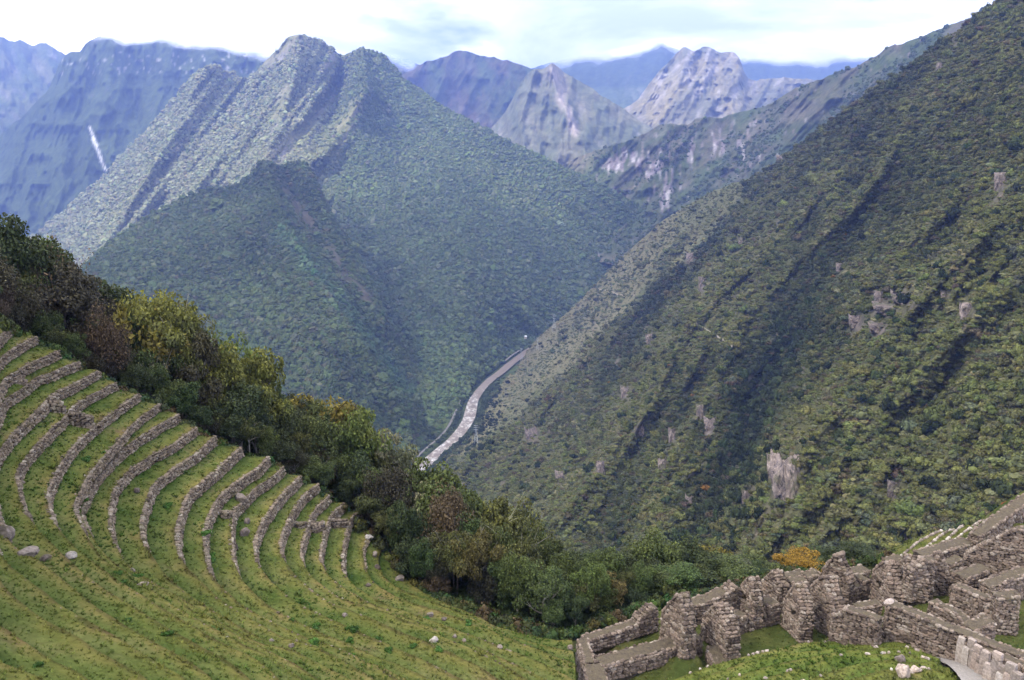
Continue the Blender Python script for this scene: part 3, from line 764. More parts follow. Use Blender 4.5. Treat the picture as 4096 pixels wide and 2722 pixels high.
mc = bpy.data.materials.new('cloud'); mc.use_nodes = True
cn = mc.node_tree; cn.nodes.clear()
c_out = cn.nodes.new('ShaderNodeOutputMaterial'); c_tl = cn.nodes.new('ShaderNodeBsdfTranslucent'); c_tp = cn.nodes.new('ShaderNodeBsdfTransparent'); c_mx = cn.nodes.new('ShaderNodeMixShader')
c_tl.inputs[0].default_value = (0.95, 0.95, 0.96, 1); c_mx.inputs[0].default_value = 0.42
cn.links.new(c_tp.outputs[0], c_mx.inputs[1]); cn.links.new(c_tl.outputs[0], c_mx.inputs[2]); cn.links.new(c_mx.outputs[0], c_out.inputs['Surface'])
def cloud(x, y, z, rx, ry, rz, seed):  # half-transparent shade caster, added high above the frame
    V, Fs = ICO3
    V = V * (1 + 0.30 * fbm(V * 1.6 + seed, 3))[:, None]
    V = V * (rx, ry, rz)
    V[:, 2] = np.where(V[:, 2] < 0, V[:, 2] * 0.4, V[:, 2])
    o = obj_np('shade_clouds', V + (x, y, z), Fs, mc, True); tag(o, kind='stuff')
SHADE_CLOUDS = [(-1500, -100, 2700, 1750, 1600, 320), (-900, 1500, 2750, 800, 900, 250), (-4100, 3700, 2900, 1500, 1300, 300), (-2000, 4500, 2900, 1000, 1000, 250), (300, 7000, 3000, 2300, 1300, 300)]  # set along the sun direction to shade the near ground and far ranges
for k, c in enumerate(SHADE_CLOUDS):
    cloud(*c, seed=k * 5.3)

# low tussocks over the grassy shoulder and the ribs
tus = np.clip(grassy * 0.9 + 0.5 * sstep(0.55, 0.9, RIB), 0, 1) * np.clip(1 - 1.5 * RK, 0, 1)
forest('tussocks', m10, 1.6, tus, lambda P, x, y, g: lerp3(np.array((0.062, 0.070, 0.027)), np.array((0.120, 0.110, 0.050)), np.clip(0.5 + 1.3 * fbm(stack3((x + 0.95 * y) * 0.045, (x - y) * 0.012, 2.0), 3) + 0.12 * RNG.normal(size=len(x)), 0, 1)), FAR, spf=0.9, jitter=0.4, tall=0.55, minpx=1.7, label='tussock grass on the ribs and shoulder of the steep slope')
# ------------------------------------------------------------------ amphitheatre of curved grass terraces
def k3(a): return [(x / 1.96 / 4, (1200 + y / 1.96) / 4) for x, y in a]
def k4(a): return [((700 + x / 1.96) / 4, (1700 + y / 1.96) / 4) for x, y in a]
def k5(a): return [(x / 1.9075 / 4, (1900 + y / 1.9075) / 4) for x, y in a]
CONT = [
 [(6, 306), (-40, 345), (-80, 430), (-95, 560), (-70, 660), (0, 730)],
 k3([(90, 195), (0, 268)]) + [(-30, 385), (-60, 470), (-62, 560)] + k5([(-60, 1390), (0, 1420), (150, 1475), (350, 1560)]) + [(70, 705)],
 k3([(285, 285), (150, 350), (0, 440)]) + [(-38, 415), (-66, 500)] + k5([(-60, 1120), (0, 1150), (60, 1180), (130, 1235), (230, 1300), (370, 1400), (510, 1450), (700, 1560)]) + [(112, 705)],
 k3([(460, 395), (300, 465), (140, 550), (50, 600), (0, 650)]) + [(-28, 470), (-45, 530)] + k5([(-20, 770), (0, 800), (45, 870), (130, 950), (210, 1010), (330, 1100), (480, 1180), (600, 1240), (700, 1310), (830, 1380), (960, 1460), (1100, 1530)]) + [(170, 705)],
 k3([(620, 480), (450, 550), (270, 610), (180, 690), (90, 740), (0, 800)]) + [(-22, 480), (-20, 520)] + k5([(20, 640), (120, 730), (270, 850), (340, 890), (430, 970), (520, 1030), (680, 1110), (830, 1200), (1000, 1300), (1200, 1420), (1400, 1540)]) + [(205, 700)],
 k3([(775, 555), (600, 650), (400, 745), (340, 830), (230, 930), (100, 1050), (0, 1160)]) + [(-12, 475), (-6, 505)] + k5([(40, 480), (160, 575), (270, 630), (370, 710), (430, 760), (520, 830), (640, 930), (740, 1010), (900, 1110), (1100, 1230), (1300, 1340), (1550, 1480)]) + [(235, 700)],
 k3([(910, 645), (720, 740), (560, 840), (510, 920), (420, 990), (240, 1180), (190, 1240), (130, 1330), (125, 1400), (160, 1560)]) + k5([(175, 240), (230, 340), (300, 430), (400, 520), (500, 620), (600, 710), (640, 750), (720, 810), (770, 845), (830, 885), (960, 970), (1150, 1090), (1350, 1200), (1550, 1310), (1800, 1440)]) + [(270, 700)],
 k3([(1090, 735), (900, 860), (740, 990), (600, 1110), (480, 1270), (370, 1480)]) + k5([(358, 170), (380, 270), (410, 360), (480, 450), (580, 560), (680, 640), (850, 770), (900, 805), (990, 865), (1150, 960), (1300, 1050), (1500, 1170), (1750, 1310), (2000, 1430)]) + [(300, 700)],
 k3([(1260, 800), (1040, 960), (930, 1090), (770, 1270), (690, 1360), (600, 1540)]) + k5([(556, 225), (585, 310), (640, 430), (710, 540), (790, 645), (860, 705), (1000, 800), (1090, 840), (1180, 890), (1270, 960), (1400, 1040), (1600, 1150), (1850, 1290), (2100, 1400)]) + [(330, 700)],
 k3([(1400, 895), (1180, 1020), (1000, 1140), (930, 1190), (800, 1320), (730, 1410), (655, 1560)]) + k5([(600, 240), (620, 310), (680, 430), (750, 540), (830, 635), (910, 700), (1050, 780), (1150, 825), (1250, 880), (1350, 955), (1490, 1040), (1690, 1150), (1920, 1280), (2170, 1390)]) + [(350, 700)],
 k3([(1540, 995), (1350, 1140), (1160, 1230), (1000, 1340), (900, 1470), (880, 1540)]) + k5([(836, 280), (842, 400), (870, 510), (910, 590), (950, 655), (1020, 720), (1080, 765), (1190, 825), (1310, 890), (1420, 965), (1570, 1060), (1770, 1175), (2010, 1300)]) + [(280, 645), (325, 665), (385, 700)],
 k3([(1690, 1070), (1500, 1240), (1350, 1330), (1200, 1450), (1172, 1540)]) + k5([(1078, 350), (1087, 450), (1112, 540), (1180, 645), (1240, 730), (1300, 795), (1400, 875), (1490, 950), (1660, 1060), (1840, 1160), (2050, 1280)]) + [(296, 638), (345, 660), (410, 700)],
 k3([(1890, 1150), (1700, 1330), (1550, 1450)]) + k5([(1430, 150), (1380, 290), (1350, 430), (1355, 540), (1380, 635), (1430, 710), (1520, 795), (1620, 890), (1700, 970), (1850, 1060), (2000, 1150), (2200, 1265)]) + [(315, 637), (365, 660), (435, 700)],
 k4([(735, 250), (640, 350), (560, 390), (460, 465), (370, 530), (300, 640), (240, 780), (232, 900), (250, 1050), (290, 1190), (345, 1255), (450, 1345), (560, 1440)]) + [(290, 630), (335, 649), (385, 668), (445, 698)],
 k4([(850, 315), (760, 410), (640, 480), (540, 580), (460, 660), (445, 740), (440, 850), (450, 1000), (480, 1130), (540, 1235), (620, 1320), (730, 1415)]) + [(305, 625), (355, 648), (405, 667), (470, 698)],
 k4([(985, 395), (900, 480), (820, 570), (720, 700), (660, 810), (625, 930), (630, 1020), (650, 1095), (740, 1210), (830, 1295), (955, 1400)]) + [(334, 620), (384, 643), (434, 664), (495, 697)],
 k4([(1125, 465), (1000, 550), (930, 670), (890, 750), (850, 840), (822, 940), (848, 1040), (900, 1125), (970, 1205), (1065, 1285), (1210, 1390)]) + [(369, 617), (419, 639), (469, 660), (522, 694)],
 k4([(1210, 545), (1080, 670), (1040, 780), (1010, 880), (980, 1000), (1000, 1070), (1040, 1150), (1115, 1225), (1230, 1310), (1360, 1385)]) + [(390, 613), (440, 635), (490, 656), (545, 690)],
 k4([(1325, 610), (1230, 690), (1190, 770), (1160, 880), (1137, 1000), (1150, 1080), (1195, 1170), (1280, 1245), (1410, 1325), (1530, 1395)]) + [(414, 620), (464, 641), (510, 661), (565, 690)],
 k4([(1462, 675), (1380, 720), (1340, 850), (1315, 1000), (1320, 1130), (1348, 1200), (1425, 1275), (1550, 1350), (1690, 1420)]) + [(434, 621), (484, 640), (530, 657), (575, 680)],
 k4([(1530, 860), (1475, 980), (1480, 1060), (1500, 1135), (1550, 1225), (1630, 1285), (1740, 1350)]) + [(442, 612), (490, 630), (535, 648), (575, 664)],
 k4([(1620, 960), (1590, 1060), (1612, 1150), (1690, 1240), (1790, 1300)]) + [(452, 608), (500, 632), (540, 645), (573, 651)],
 k4([(1720, 1060), (1725, 1130), (1810, 1215)]) + [(434, 599), (470, 612), (500, 628.5), (553, 640), (572, 640)],
]
HGT = [9.3, 10.4, 11.5, 12.6, 13.7, 14.8, 15.9, 17.0, 18.1, 19.2, 20.4, 21.6, 22.8, 24.0, 25.2, 26.4, 27.6, 28.8, 30.0, 31.2, 32.3, 33.0, 33.7]
NS = 220
def resample(P, n):
    d = np.r_[0, np.cumsum(np.linalg.norm(np.diff(P, axis=0), axis=1))]
    s = np.linspace(0, d[-1], n)
    return np.stack([np.interp(s, d, P[:, i]) for i in range(3)], -1)
def chaikin(P, it=2):
    P = np.asarray(P, float)
    for _ in range(it):
        q = np.empty((2 * len(P) - 2, P.shape[1]))
        q[0::2] = 0.75 * P[:-1] + 0.25 * P[1:]; q[1::2] = 0.25 * P[:-1] + 0.75 * P[1:]
        P = np.concatenate([P[:1], q, P[-1:]])
    return P
TOP = []
for c, h in zip(CONT, HGT):
    c = np.array(c)
    P = on_level(c[:, 0], c[:, 1], h)
    TOP.append(resample(chaikin(P), NS))
TOP = np.array(TOP)
NK = len(TOP)
# outward (downhill) direction of every wall
OUT = np.zeros_like(TOP)
for k in range(NK):
    t = np.gradient(TOP[k], axis=0); t[:, 2] = 0; t /= np.linalg.norm(t, axis=1)[:, None] + 1e-9
    n = np.stack([-t[:, 1], t[:, 0], 0 * t[:, 0]], 1)
    ref = (TOP[k + 1] - TOP[k]) if k + 1 < NK else (TOP[k] - TOP[k - 1])
    sg = np.sign((n * ref).sum(1).sum())
    n = n * (sg if sg != 0 else 1)
    for a in range(3): n[:, a] = smooth1(n[:, a], 4)
    OUT[k] = n / (np.linalg.norm(n, axis=1)[:, None] + 1e-9)
WH = np.array([0.0] + [(0.58 if k < 12 else 0.70) * (HGT[k + 1] - HGT[k]) if k + 1 < NK else 0.4 for k in range(1, NK)])
BASE = TOP.copy()
ss = np.linspace(0, 1, NS)
for k in range(NK):
    wv = WH[k] * (1 - 0.25 * np.clip((ss - 0.55) * 4, 0, 1))
    if k >= 20: wv = wv * 0.5
    TOP[k][:, 2] += 0.05 * vnoise(stack3(ss * 40, k * 3.3, 0)) 
    BASE[k] = TOP[k] + OUT[k] * 0.16 * WH[k]
    BASE[k][:, 2] = TOP[k][:, 2] - wv

# grass treads
MAT_GRASS_G, nt, b = new_mat('grass_ground')
n1 = tex_noise(nt, 0.35, 5.0, 0.6); n2 = tex_noise(nt, 3.0, 6.0, 0.7); n3 = tex_noise(nt, 0.9, 4.0, 0.6)
r1 = ramp(nt, [(0.30, (0.045, 0.065, 0.014)), (0.48, (0.083, 0.092, 0.024)), (0.62, (0.110, 0.105, 0.035)), (0.75, (0.095, 0.070, 0.036))])
nt.links.new(n1.outputs['Fac'], r1.inputs[0])
r2 = ramp(nt, [(0.25, (0.55, 0.55, 0.5)), (0.75, (1.35, 1.35, 1.4))]); nt.links.new(n2.outputs['Fac'], r2.inputs[0])
c = mixc(nt, 1.0, r1.outputs[0], r2.outputs[0], 'MULTIPLY')
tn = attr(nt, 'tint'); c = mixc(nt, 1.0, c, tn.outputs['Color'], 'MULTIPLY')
nt.links.new(c, b.inputs['Base Color']); add_bump(nt, b, n2.outputs['Fac'], 0.7, 0.12)
b.inputs['Roughness'].default_value = 0.95; b.inputs['Specular IOR Level'].default_value = 0.05
NA = 12
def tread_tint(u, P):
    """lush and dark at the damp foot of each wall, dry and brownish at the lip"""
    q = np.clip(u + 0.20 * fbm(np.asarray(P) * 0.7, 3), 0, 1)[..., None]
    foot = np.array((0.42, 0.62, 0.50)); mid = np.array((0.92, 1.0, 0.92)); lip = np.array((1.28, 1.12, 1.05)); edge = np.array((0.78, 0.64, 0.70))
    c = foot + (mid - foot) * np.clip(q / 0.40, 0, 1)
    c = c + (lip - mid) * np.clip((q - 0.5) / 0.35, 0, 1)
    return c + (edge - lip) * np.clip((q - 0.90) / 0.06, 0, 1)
tread_c = []
tread_v = []; tread_f = []; off = 0
TREADS = []
for k in range(NK - 1):
    A = BASE[k] if k > 0 else TOP[0]
    B = TOP[k + 1]
    u = np.linspace(0, 1, NA)
    G = A[:, None] + (B - A)[:, None] * u[None, :, None]
    wv = np.sin(np.pi * u)[None, :] ** 0.7
    G[..., 2] += wv * (0.10 * fbm(G * 0.5, 3) + 0.05 * fbm(G * 2.0, 2))
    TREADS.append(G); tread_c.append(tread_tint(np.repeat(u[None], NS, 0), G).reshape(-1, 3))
    tread_v.append(G.reshape(-1, 3)); tread_f.append(grid_faces(NS, NA) + off); off += NS * NA
o = obj_np('ground', np.concatenate(tread_v), np.concatenate(tread_f), MAT_GRASS_G, True, np.concatenate(tread_c)); tag(o, kind='structure')
ALLT = np.concatenate(TREADS).reshape(-1, 3)
AX, AY, AD = project(ALLT)
def on_ground(px, py):
    """the terrace surface seen at a picture point"""
    d2 = (AX - px) ** 2 + (AY - py) ** 2
    i = np.argpartition(d2, 6)[:6]
    i = i[np.argmin(AD[i] + 0.5 * np.sqrt(d2[i]))]
    return ALLT[i]

# ------------------------------------------------------------------ stonework
def stone_mat(name, dark=1.0, moss=0.35, cast=(1.0, 1.0, 1.0)):
    m, nt, b = new_mat(name)
    g = nt.nodes.new('ShaderNodeNewGeometry'); oi = nt.nodes.new('ShaderNodeObjectInfo')
    ad = nt.nodes.new('ShaderNodeMath'); ad.operation = 'ADD'; fr = nt.nodes.new('ShaderNodeMath'); fr.operation = 'FRACT'
    nt.links.new(g.outputs['Random Per Island'], ad.inputs[0]); nt.links.new(oi.outputs['Random'], ad.inputs[1]); nt.links.new(ad.outputs[0], fr.inputs[0])
    d = dark
    r = ramp(nt, [(0.0, (0.101 * d, 0.080 * d, 0.067 * d)), (0.25, (0.180 * d, 0.145 * d, 0.119 * d)), (0.5, (0.244 * d, 0.205 * d, 0.172 * d)), (0.72, (0.286 * d, 0.225 * d, 0.181 * d)), (0.93, (0.329 * d, 0.290 * d, 0.246 * d)), (1.0, (0.445 * d, 0.400 * d, 0.344 * d))])
    nt.links.new(fr.outputs[0], r.inputs[0])
    tc = nt.nodes.new('ShaderNodeNewGeometry')
    n = nt.nodes.new('ShaderNodeTexNoise'); setin(n, Scale=7.0, Detail=5.0, Roughness=0.7); nt.links.new(tc.outputs['Position'], n.inputs['Vector'])
    r2 = ramp(nt, [(0.28, (0.5, 0.48, 0.46)), (0.72, (1.45, 1.45, 1.45))]); nt.links.new(n.outputs['Fac'], r2.inputs[0])
    c = mixc(nt, 1.0, r.outputs[0], r2.outputs[0], 'MULTIPLY')
    n2 = nt.nodes.new('ShaderNodeTexNoise'); setin(n2, Scale=1.1, Detail=5.0, Roughness=0.65); nt.links.new(tc.outputs['Position'], n2.inputs['Vector'])
    r3 = ramp(nt, [(0.55, (0, 0, 0)), (0.70, (moss, moss, moss))]); nt.links.new(n2.outputs['Fac'], r3.inputs[0])
    c = mixc(nt, r3.outputs[0], c, (0.133 * d, 0.125 * d, 0.051 * d))
    n3 = nt.nodes.new('ShaderNodeTexNoise'); setin(n3, Scale=16.0, Detail=2.0); nt.links.new(tc.outputs['Position'], n3.inputs['Vector'])
    r4 = ramp(nt, [(0.68, (0, 0, 0)), (0.74, (0.6, 0.6, 0.6))]); nt.links.new(n3.outputs['Fac'], r4.inputs[0])
    c = mixc(nt, r4.outputs[0], c, (0.38, 0.37, 0.34))                      # pale lichen spots
    c = mixc(nt, 1.0, c, cast, 'MULTIPLY')
    nt.links.new(c, b.inputs['Base Color'])
    add_bump(nt, b, n.outputs['Fac'], 0.6, 0.03)
    b.inputs['Roughness'].default_value = 0.92
    return m
MAT_STONE = stone_mat('fieldstone', 0.70, 0.34, (1.02, 0.95, 0.87))
MAT_TSTONE = stone_mat('terrace_fieldstone', 0.64, 0.55, (1.0, 0.97, 0.86))
MAT_PALE = stone_mat('pale_stone', 1.35, 0.1)
MAT_MORTAR, nt, b = new_mat('earth_joints')
n = tex_noise(nt, 5.0, 4.0); r = ramp(nt, [(0.3, (0.035, 0.027, 0.020)), (0.7, (0.075, 0.060, 0.043))]); nt.links.new(n.outputs['Fac'], r.inputs[0]); nt.links.new(r.outputs[0], b.inputs['Base Color'])
MAT_SOIL, nt, b = new_mat('wall_top_soil')
n = tex_noise(nt, 4.0, 7.0, 0.8); r = ramp(nt, [(0.32, (0.040, 0.031, 0.022)), (0.5, (0.092, 0.072, 0.048)), (0.62, (0.105, 0.086, 0.046)), (0.75, (0.19, 0.165, 0.135))]); nt.links.new(n.outputs['Fac'], r.inputs[0]); nt.links.new(r.outputs[0], b.inputs['Base Color'])
add_bump(nt, b, n.outputs['Fac'], 0.9, 0.08)

OCT = np.array([[-1, -0.45], [-0.55, -1], [0.55, -1], [1, -0.45], [1, 0.45], [0.55, 1], [-0.55, 1], [-1, 0.45]], float)
NV = 24
def unit_stones(n, rng):
    """n irregular rounded blocks: x width -1..1, y outward 0..1, z height -1..1; (n,24,3)"""
    V = np.zeros((n, NV, 3))
    j0 = 1 + 0.15 * rng.normal(size=(n, 8, 2))
    for r_, (s, y) in enumerate(((0.98, -0.6), (1.02, 0.30), (0.66, 1.0))):
        j = j0 * (1 + 0.05 * rng.normal(size=(n, 8, 2)))
        V[:, 8 * r_:8 * r_ + 8, 0] = OCT[:, 0] * s * j[..., 0]
        V[:, 8 * r_:8 * r_ + 8, 2] = OCT[:, 1] * s * j[..., 1]
        V[:, 8 * r_:8 * r_ + 8, 1] = y * (1 + 0.14 * rng.normal(size=(n, 8)))
    sk = 0.30 * rng.normal(size=(n, 1))
    V[..., 2] += sk * V[..., 0] * 0.5
    return V
UF = []
for r_ in range(2):
    for k in range(8):
        k2 = (k + 1) % 8
        UF.append([8 * r_ + k, 8 * r_ + k2, 8 * r_ + 8 + k2, 8 * r_ + 8 + k])
UF += [[16, 17, 18, 19], [16, 19, 20, 23], [20, 21, 22, 23]]
UF = np.array(UF)
def stones_mesh(name, C, U, O, Z, W, H, Dp, mat, rng):
    """joined stones: centres C, axes U (along) O (out) Z (up), half sizes W, H and depth Dp"""
    n = len(C)
    V = unit_stones(n, rng)
    X = V[..., 0:1] * (W[:, None, None] * U[:, None]) + V[..., 1:2] * (Dp[:, None, None] * O[:, None]) + V[..., 2:3] * (H[:, None, None] * Z[:, None]) + C[:, None]
    Fq = (UF[None] + (np.arange(n) * NV)[:, None, None]).reshape(-1, 4)
    return mesh_np(name, X.reshape(-1, 3), Fq, mat)
STONE_RNG = np.random.default_rng(5)
STONE_PROTO = {}
def stone_protos(mat):
    if mat.name not in STONE_PROTO:
        STONE_PROTO[mat.name] = [mesh_np('stone', unit_stones(1, STONE_RNG)[0], UF, mat) for _ in range(14)]
    return STONE_PROTO[mat.name]
def place_stones(root, C, U, O, Z, W, H, Dp, mat, limit, rng, name='stone'):
    """the stones that show largest become parts of their own, the rest one joined part"""
    n = len(C)
    if n == 0: return
    px, py, dep = project(C)
    see = ((C * -1) * O).sum(1) / np.linalg.norm(C, axis=1)
    big = W * H / dep ** 2 * np.clip(see, 0.02, 1) * ((px > -5) & (px < 1030) & (py < 686))
    order = np.argsort(-big)
    mine = order[:limit]; rest = order[limit:]
    mine = mine[big[mine] > 0]
    rest = np.setdiff1d(np.arange(n), mine)
    pr = stone_protos(mat)
    for i in mine:
        o = bpy.data.objects.new(name, pr[rng.integers(0, len(pr))])
        M = np.eye(4)
        M[:3, 0] = U[i] * W[i]; M[:3, 1] = O[i] * Dp[i]; M[:3, 2] = Z[i] * H[i]; M[:3, 3] = C[i]
        COL.objects.link(o); o.parent = root; o.matrix_basis = Matrix(M.tolist())
    if len(rest):
        i = rest
        o = bpy.data.objects.new('stonework', stones_mesh('stonework', C[i], U[i], O[i], Z[i], W[i], H[i], Dp[i], mat, rng))
        link(o, root); o['kind'] = 'stuff'

ORD = ['topmost', 'second from the top', 'third from the top', 'fourth from the top', 'fifth from the top', 'sixth from the top', 'seventh from the top', 'eighth from the top', 'ninth from the top', 'tenth from the top', 'eleventh from the top', 'eighth from the bottom', 'seventh from the bottom', 'sixth from the bottom', 'fifth from the bottom', 'fourth from the bottom', 'third from the bottom', 'second from the bottom', 'lowest tall', 'low broken', 'small tumbled']
NTW = 20
for k in range(1, NTW + 1):
    rng = np.random.default_rng(300 + k)
    root = empty('terrace_wall')
    lab = 'curved dry stone terrace wall, %s of the grassy amphitheatre' % ORD[k - 1]
    tag(root, lab, 'wall', 'curved terrace walls of the amphitheatre', 'thing')
    T, Bs, On = TOP[k], BASE[k], OUT[k]
    # earth backing behind the stones
    inn = 0.07
    G = np.stack([Bs - On * inn + [0, 0, -0.25], T - On * inn + [0, 0, 0.0], T - On * 0.55 + [0, 0, -0.03], T - On * 0.6 + [0, 0, -0.5]], 1)
    obj_np('backing', G.reshape(-1, 3), grid_faces(NS, 4), MAT_MORTAR, False, parent=root)
    d = np.r_[0, np.cumsum(np.linalg.norm(np.diff(T, axis=0), axis=1))]
    def along(s):
        f = lambda A: np.stack([np.interp(s, d, A[:, i]) for i in range(3)], -1)
        return f(T), f(Bs), f(On)
    CC, UU, OO, ZZ, WW, HH, DD = [], [], [], [], [], [], []
    z = 0.0
    while z < 0.97:
        hh = (0.10 + 0.13 * rng.random()) / max(WH[k], 0.5)
        s = 0.1 * rng.random(); L = d[-1]
        ws = 0.12 + 0.36 * rng.random(int(L / 0.16)) ** 1.5
        e = np.cumsum(ws); e = e[e < L]; ws = ws[:len(e)]
        s = e - ws / 2
        t_, b_, o_ = along(s)
        o_ = o_ / np.linalg.norm(o_, axis=1)[:, None]
        zz = np.clip(z + hh / 2 + 0.03 * vnoise(stack3(s * 0.9, z * 9, k)), 0.02, 0.97)[:, None]
        C = b_ * (1 - zz) + t_ * zz
        face = (-C * o_).sum(1) / np.linalg.norm(C, axis=1)
        wallh = (t_ - b_)[:, 2]
        keep = (face > -0.12) & (rng.random(len(s)) > 0.02)
        C = C[keep]; o_ = o_[keep]; ws_ = ws[keep]; wh_ = wallh[keep]
        up = (t_ - b_)[keep]; up /= np.linalg.norm(up, axis=1)[:, None]
        CC.append(C + o_ * (-0.06 + 0.05 * rng.random((len(C), 1)))); OO.append(o_); ZZ.append(up)
        UU.append(np.cross(o_, up)); WW.append(ws_ * 0.52); HH.append(np.full(len(C), hh * 0.5) * wh_ * (0.85 + 0.3 * rng.random(len(C)))); DD.append(0.11 + 0.07 * rng.random(len(C)))
        z += hh
    # kerb of edging stones along the lip, patchy where the wall curves away
    s = np.cumsum(0.25 + 0.5 * rng.random(int(d[-1] / 0.45))); s = s[s < d[-1]]
    t_, b_, o_ = along(s)
    face = (-t_ * o_).sum(1) / np.linalg.norm(t_, axis=1)
    pat = vnoise(stack3(s * 0.25, k * 7.1, 2.0))
    keep = (rng.random(len(s)) < np.where(face > 0, 0.45, np.clip(0.12 + 0.9 * pat, 0.02, 0.7)))
    t_, o_ = t_[keep], o_[keep]; m_ = len(t_)
    up = np.tile([0, 0, 1.0], (m_, 1))
    CC.append(t_ - o_ * 0.12 + [0, 0, 0.02]); OO.append(up); ZZ.append(-o_); UU.append(np.cross(up, -o_)); ks = np.clip(np.linalg.norm(t_, axis=1) / 75.0, 0.28, 0.9); WW.append(ks * (0.06 + 0.13 * rng.random(m_) ** 2)); HH.append(ks * (0.05 + 0.08 * rng.random(m_))); DD.append(ks * (0.06 + 0.06 * rng.random(m_)))
    place_stones(root, np.concatenate(CC), np.concatenate(UU), np.concatenate(OO), np.concatenate(ZZ), np.concatenate(WW), np.concatenate(HH), np.concatenate(DD), MAT_TSTONE, 130, rng)
# ------------------------------------------------------------------ ruined walls
def c1(x, y): return ((2250 + x / 3.933) / 4, (2350 + y / 3.933) / 4)
def c2(x, y): return ((2700 + x / 3.92) / 4, (2200 + y / 3.92) / 4)
def c3(x, y): return ((3100 + x / 3.92) / 4, (2180 + y / 3.92) / 4)
def c4(x, y): return ((3500 + x / 3.485) / 4, (2000 + y / 3.485) / 4)
def c5(x, y): return ((3450 + x / 3.653) / 4, (2350 + y / 3.653) / 4)
def c6(x, y): return ((2850 + x / 2.776) / 4, (2480 + y / 2.776) / 4)
def z_seen(P, py):
    """height at which a vertical line through P crosses picture row py"""
    d = ray(512, py)
    return P[1] * d[2] / d[1]
WALL_BASES = []
def stone_wall(label, A, hA, B, hB, prof, t=0.9, holes=(), ends='AB', limit=300, moss_top=True, seed=1, name='ruin_wall', group='roofless fieldstone walls of the ruined town', batter=0.05, mat=None):
    """A, B: (px, py, h) fix the plan of the visible face; hA, hB depth of the base below the lens;
    prof: [(u, py)] top seen at picture row py, or [(u, -h)] top at level -h; body lies to the left of A->B"""
    rng = np.random.default_rng(900 + seed)
    a = on_level(*A); b = on_level(*B)
    a2, b2 = a[:2], b[:2]
    Lw = np.linalg.norm(b2 - a2); u = np.r_[(b2 - a2) / Lw, 0]
    o = np.array([u[1], -u[0], 0.0])             # outward, to the right of A->B
    up = np.array([0, 0, 1.0])
    za, zb = -hA, -hB
    us = []; zs = []
    for (q, v) in prof:
        P = np.r_[a2 + (b2 - a2) * q, 0]
        us.append(q * Lw); zs.append(v if v < 0 else z_seen(P, v))
    us, zs = np.array(us), np.array(zs)
    ztop = lambda s: np.interp(s, us, zs)
    zbot = lambda s: za + (zb - za) * np.clip(s / Lw, 0, 1)
    WALL_BASES.append((a2, za)); WALL_BASES.append((b2, zb)); WALL_BASES.append((a2 - o[:2] * t, za)); WALL_BASES.append((b2 - o[:2] * t, zb)); WALL_BASES.append(((a2 + b2) / 2, (za + zb) / 2))
    root = empty(name, (float(a2[0]), float(a2[1]), za))
    base_loc = np.r_[a2, za]
    tag(root, label, 'wall', group, 'thing')
    W = lambda s, d, z: np.stack([base_loc[0] * 0 + a2[0] + u[0] * s - o[0] * d, a2[1] + u[1] * s - o[1] * d, z], -1) - base_loc
    # core in slices, open where the holes are
    mb = MB(); soil = MB()
    cuts = np.unique(np.r_[np.linspace(0.05, Lw - 0.05, max(4, int(Lw / 0.35))), us[(us > 0.1) & (us < Lw - 0.1)], [h for q in holes for h in q[:2]]])
    for s0, s1 in zip(cuts[:-1], cuts[1:]):
        sm = (s0 + s1) / 2
        spans = [(zbot(sm) - 0.5, None)]
        for (h0, h1, e0, e1) in holes:
            if h0 <= sm <= h1:
                spans = [(zbot(sm) - 0.5, zbot(sm) + e0), (zbot(sm) + e1, None)]
                mb.add([W(s0 - .03, .5, zbot(sm) + e0 - .1), W(s1 + .03, .5, zbot(sm) + e0 - .1), W(s1 + .03, t - .08, zbot(sm) + e0 - .1), W(s0 - .03, t - .08, zbot(sm) + e0 - .1), W(s0 - .03, .5, zbot(sm) + e1 + .1), W(s1 + .03, .5, zbot(sm) + e1 + .1), W(s1 + .03, t - .08, zbot(sm) + e1 + .1), W(s0 - .03, t - .08, zbot(sm) + e1 + .1)], [[0, 3, 2, 1], [4, 5, 6, 7], [0, 1, 5, 4], [1, 2, 6, 5], [2, 3, 7, 6], [3, 0, 4, 7]])
        for (z0, z1) in spans:
            t0 = ztop(s0) - 0.06 if z1 is None else z1; t1 = ztop(s1) - 0.06 if z1 is None else z1
            if max(t0, t1) <= z0: continue
            bt = lambda s, z: .07 + batter * max(0.0, z - zbot(s))
            v = [W(s0, .07, z0), W(s1, .07, z0), W(s1, t - .05, z0), W(s0, t - .05, z0), W(s0, bt(s0, t0), t0), W(s1, bt(s1, t1), t1), W(s1, t - .05, t1), W(s0, t - .05, t0)]
            mb.add(v, [[0, 3, 2, 1], [4, 5, 6, 7], [0, 1, 5, 4], [1, 2, 6, 5], [2, 3, 7, 6], [3, 0, 4, 7]])
    mb.build('core', MAT_MORTAR, root)
    CC, UU, OO, ZZ, WW, HH, DD = [], [], [], [], [], [], []
    def put(C, Uv, Ov, Zv, w, h, d):
        n = len(C)
        if not n: return
        CC.append(C); UU.append(np.broadcast_to(Uv, (n, 3))); OO.append(np.broadcast_to(Ov, (n, 3))); ZZ.append(np.broadcast_to(Zv, (n, 3))); WW.append(w); HH.append(h); DD.append(d)
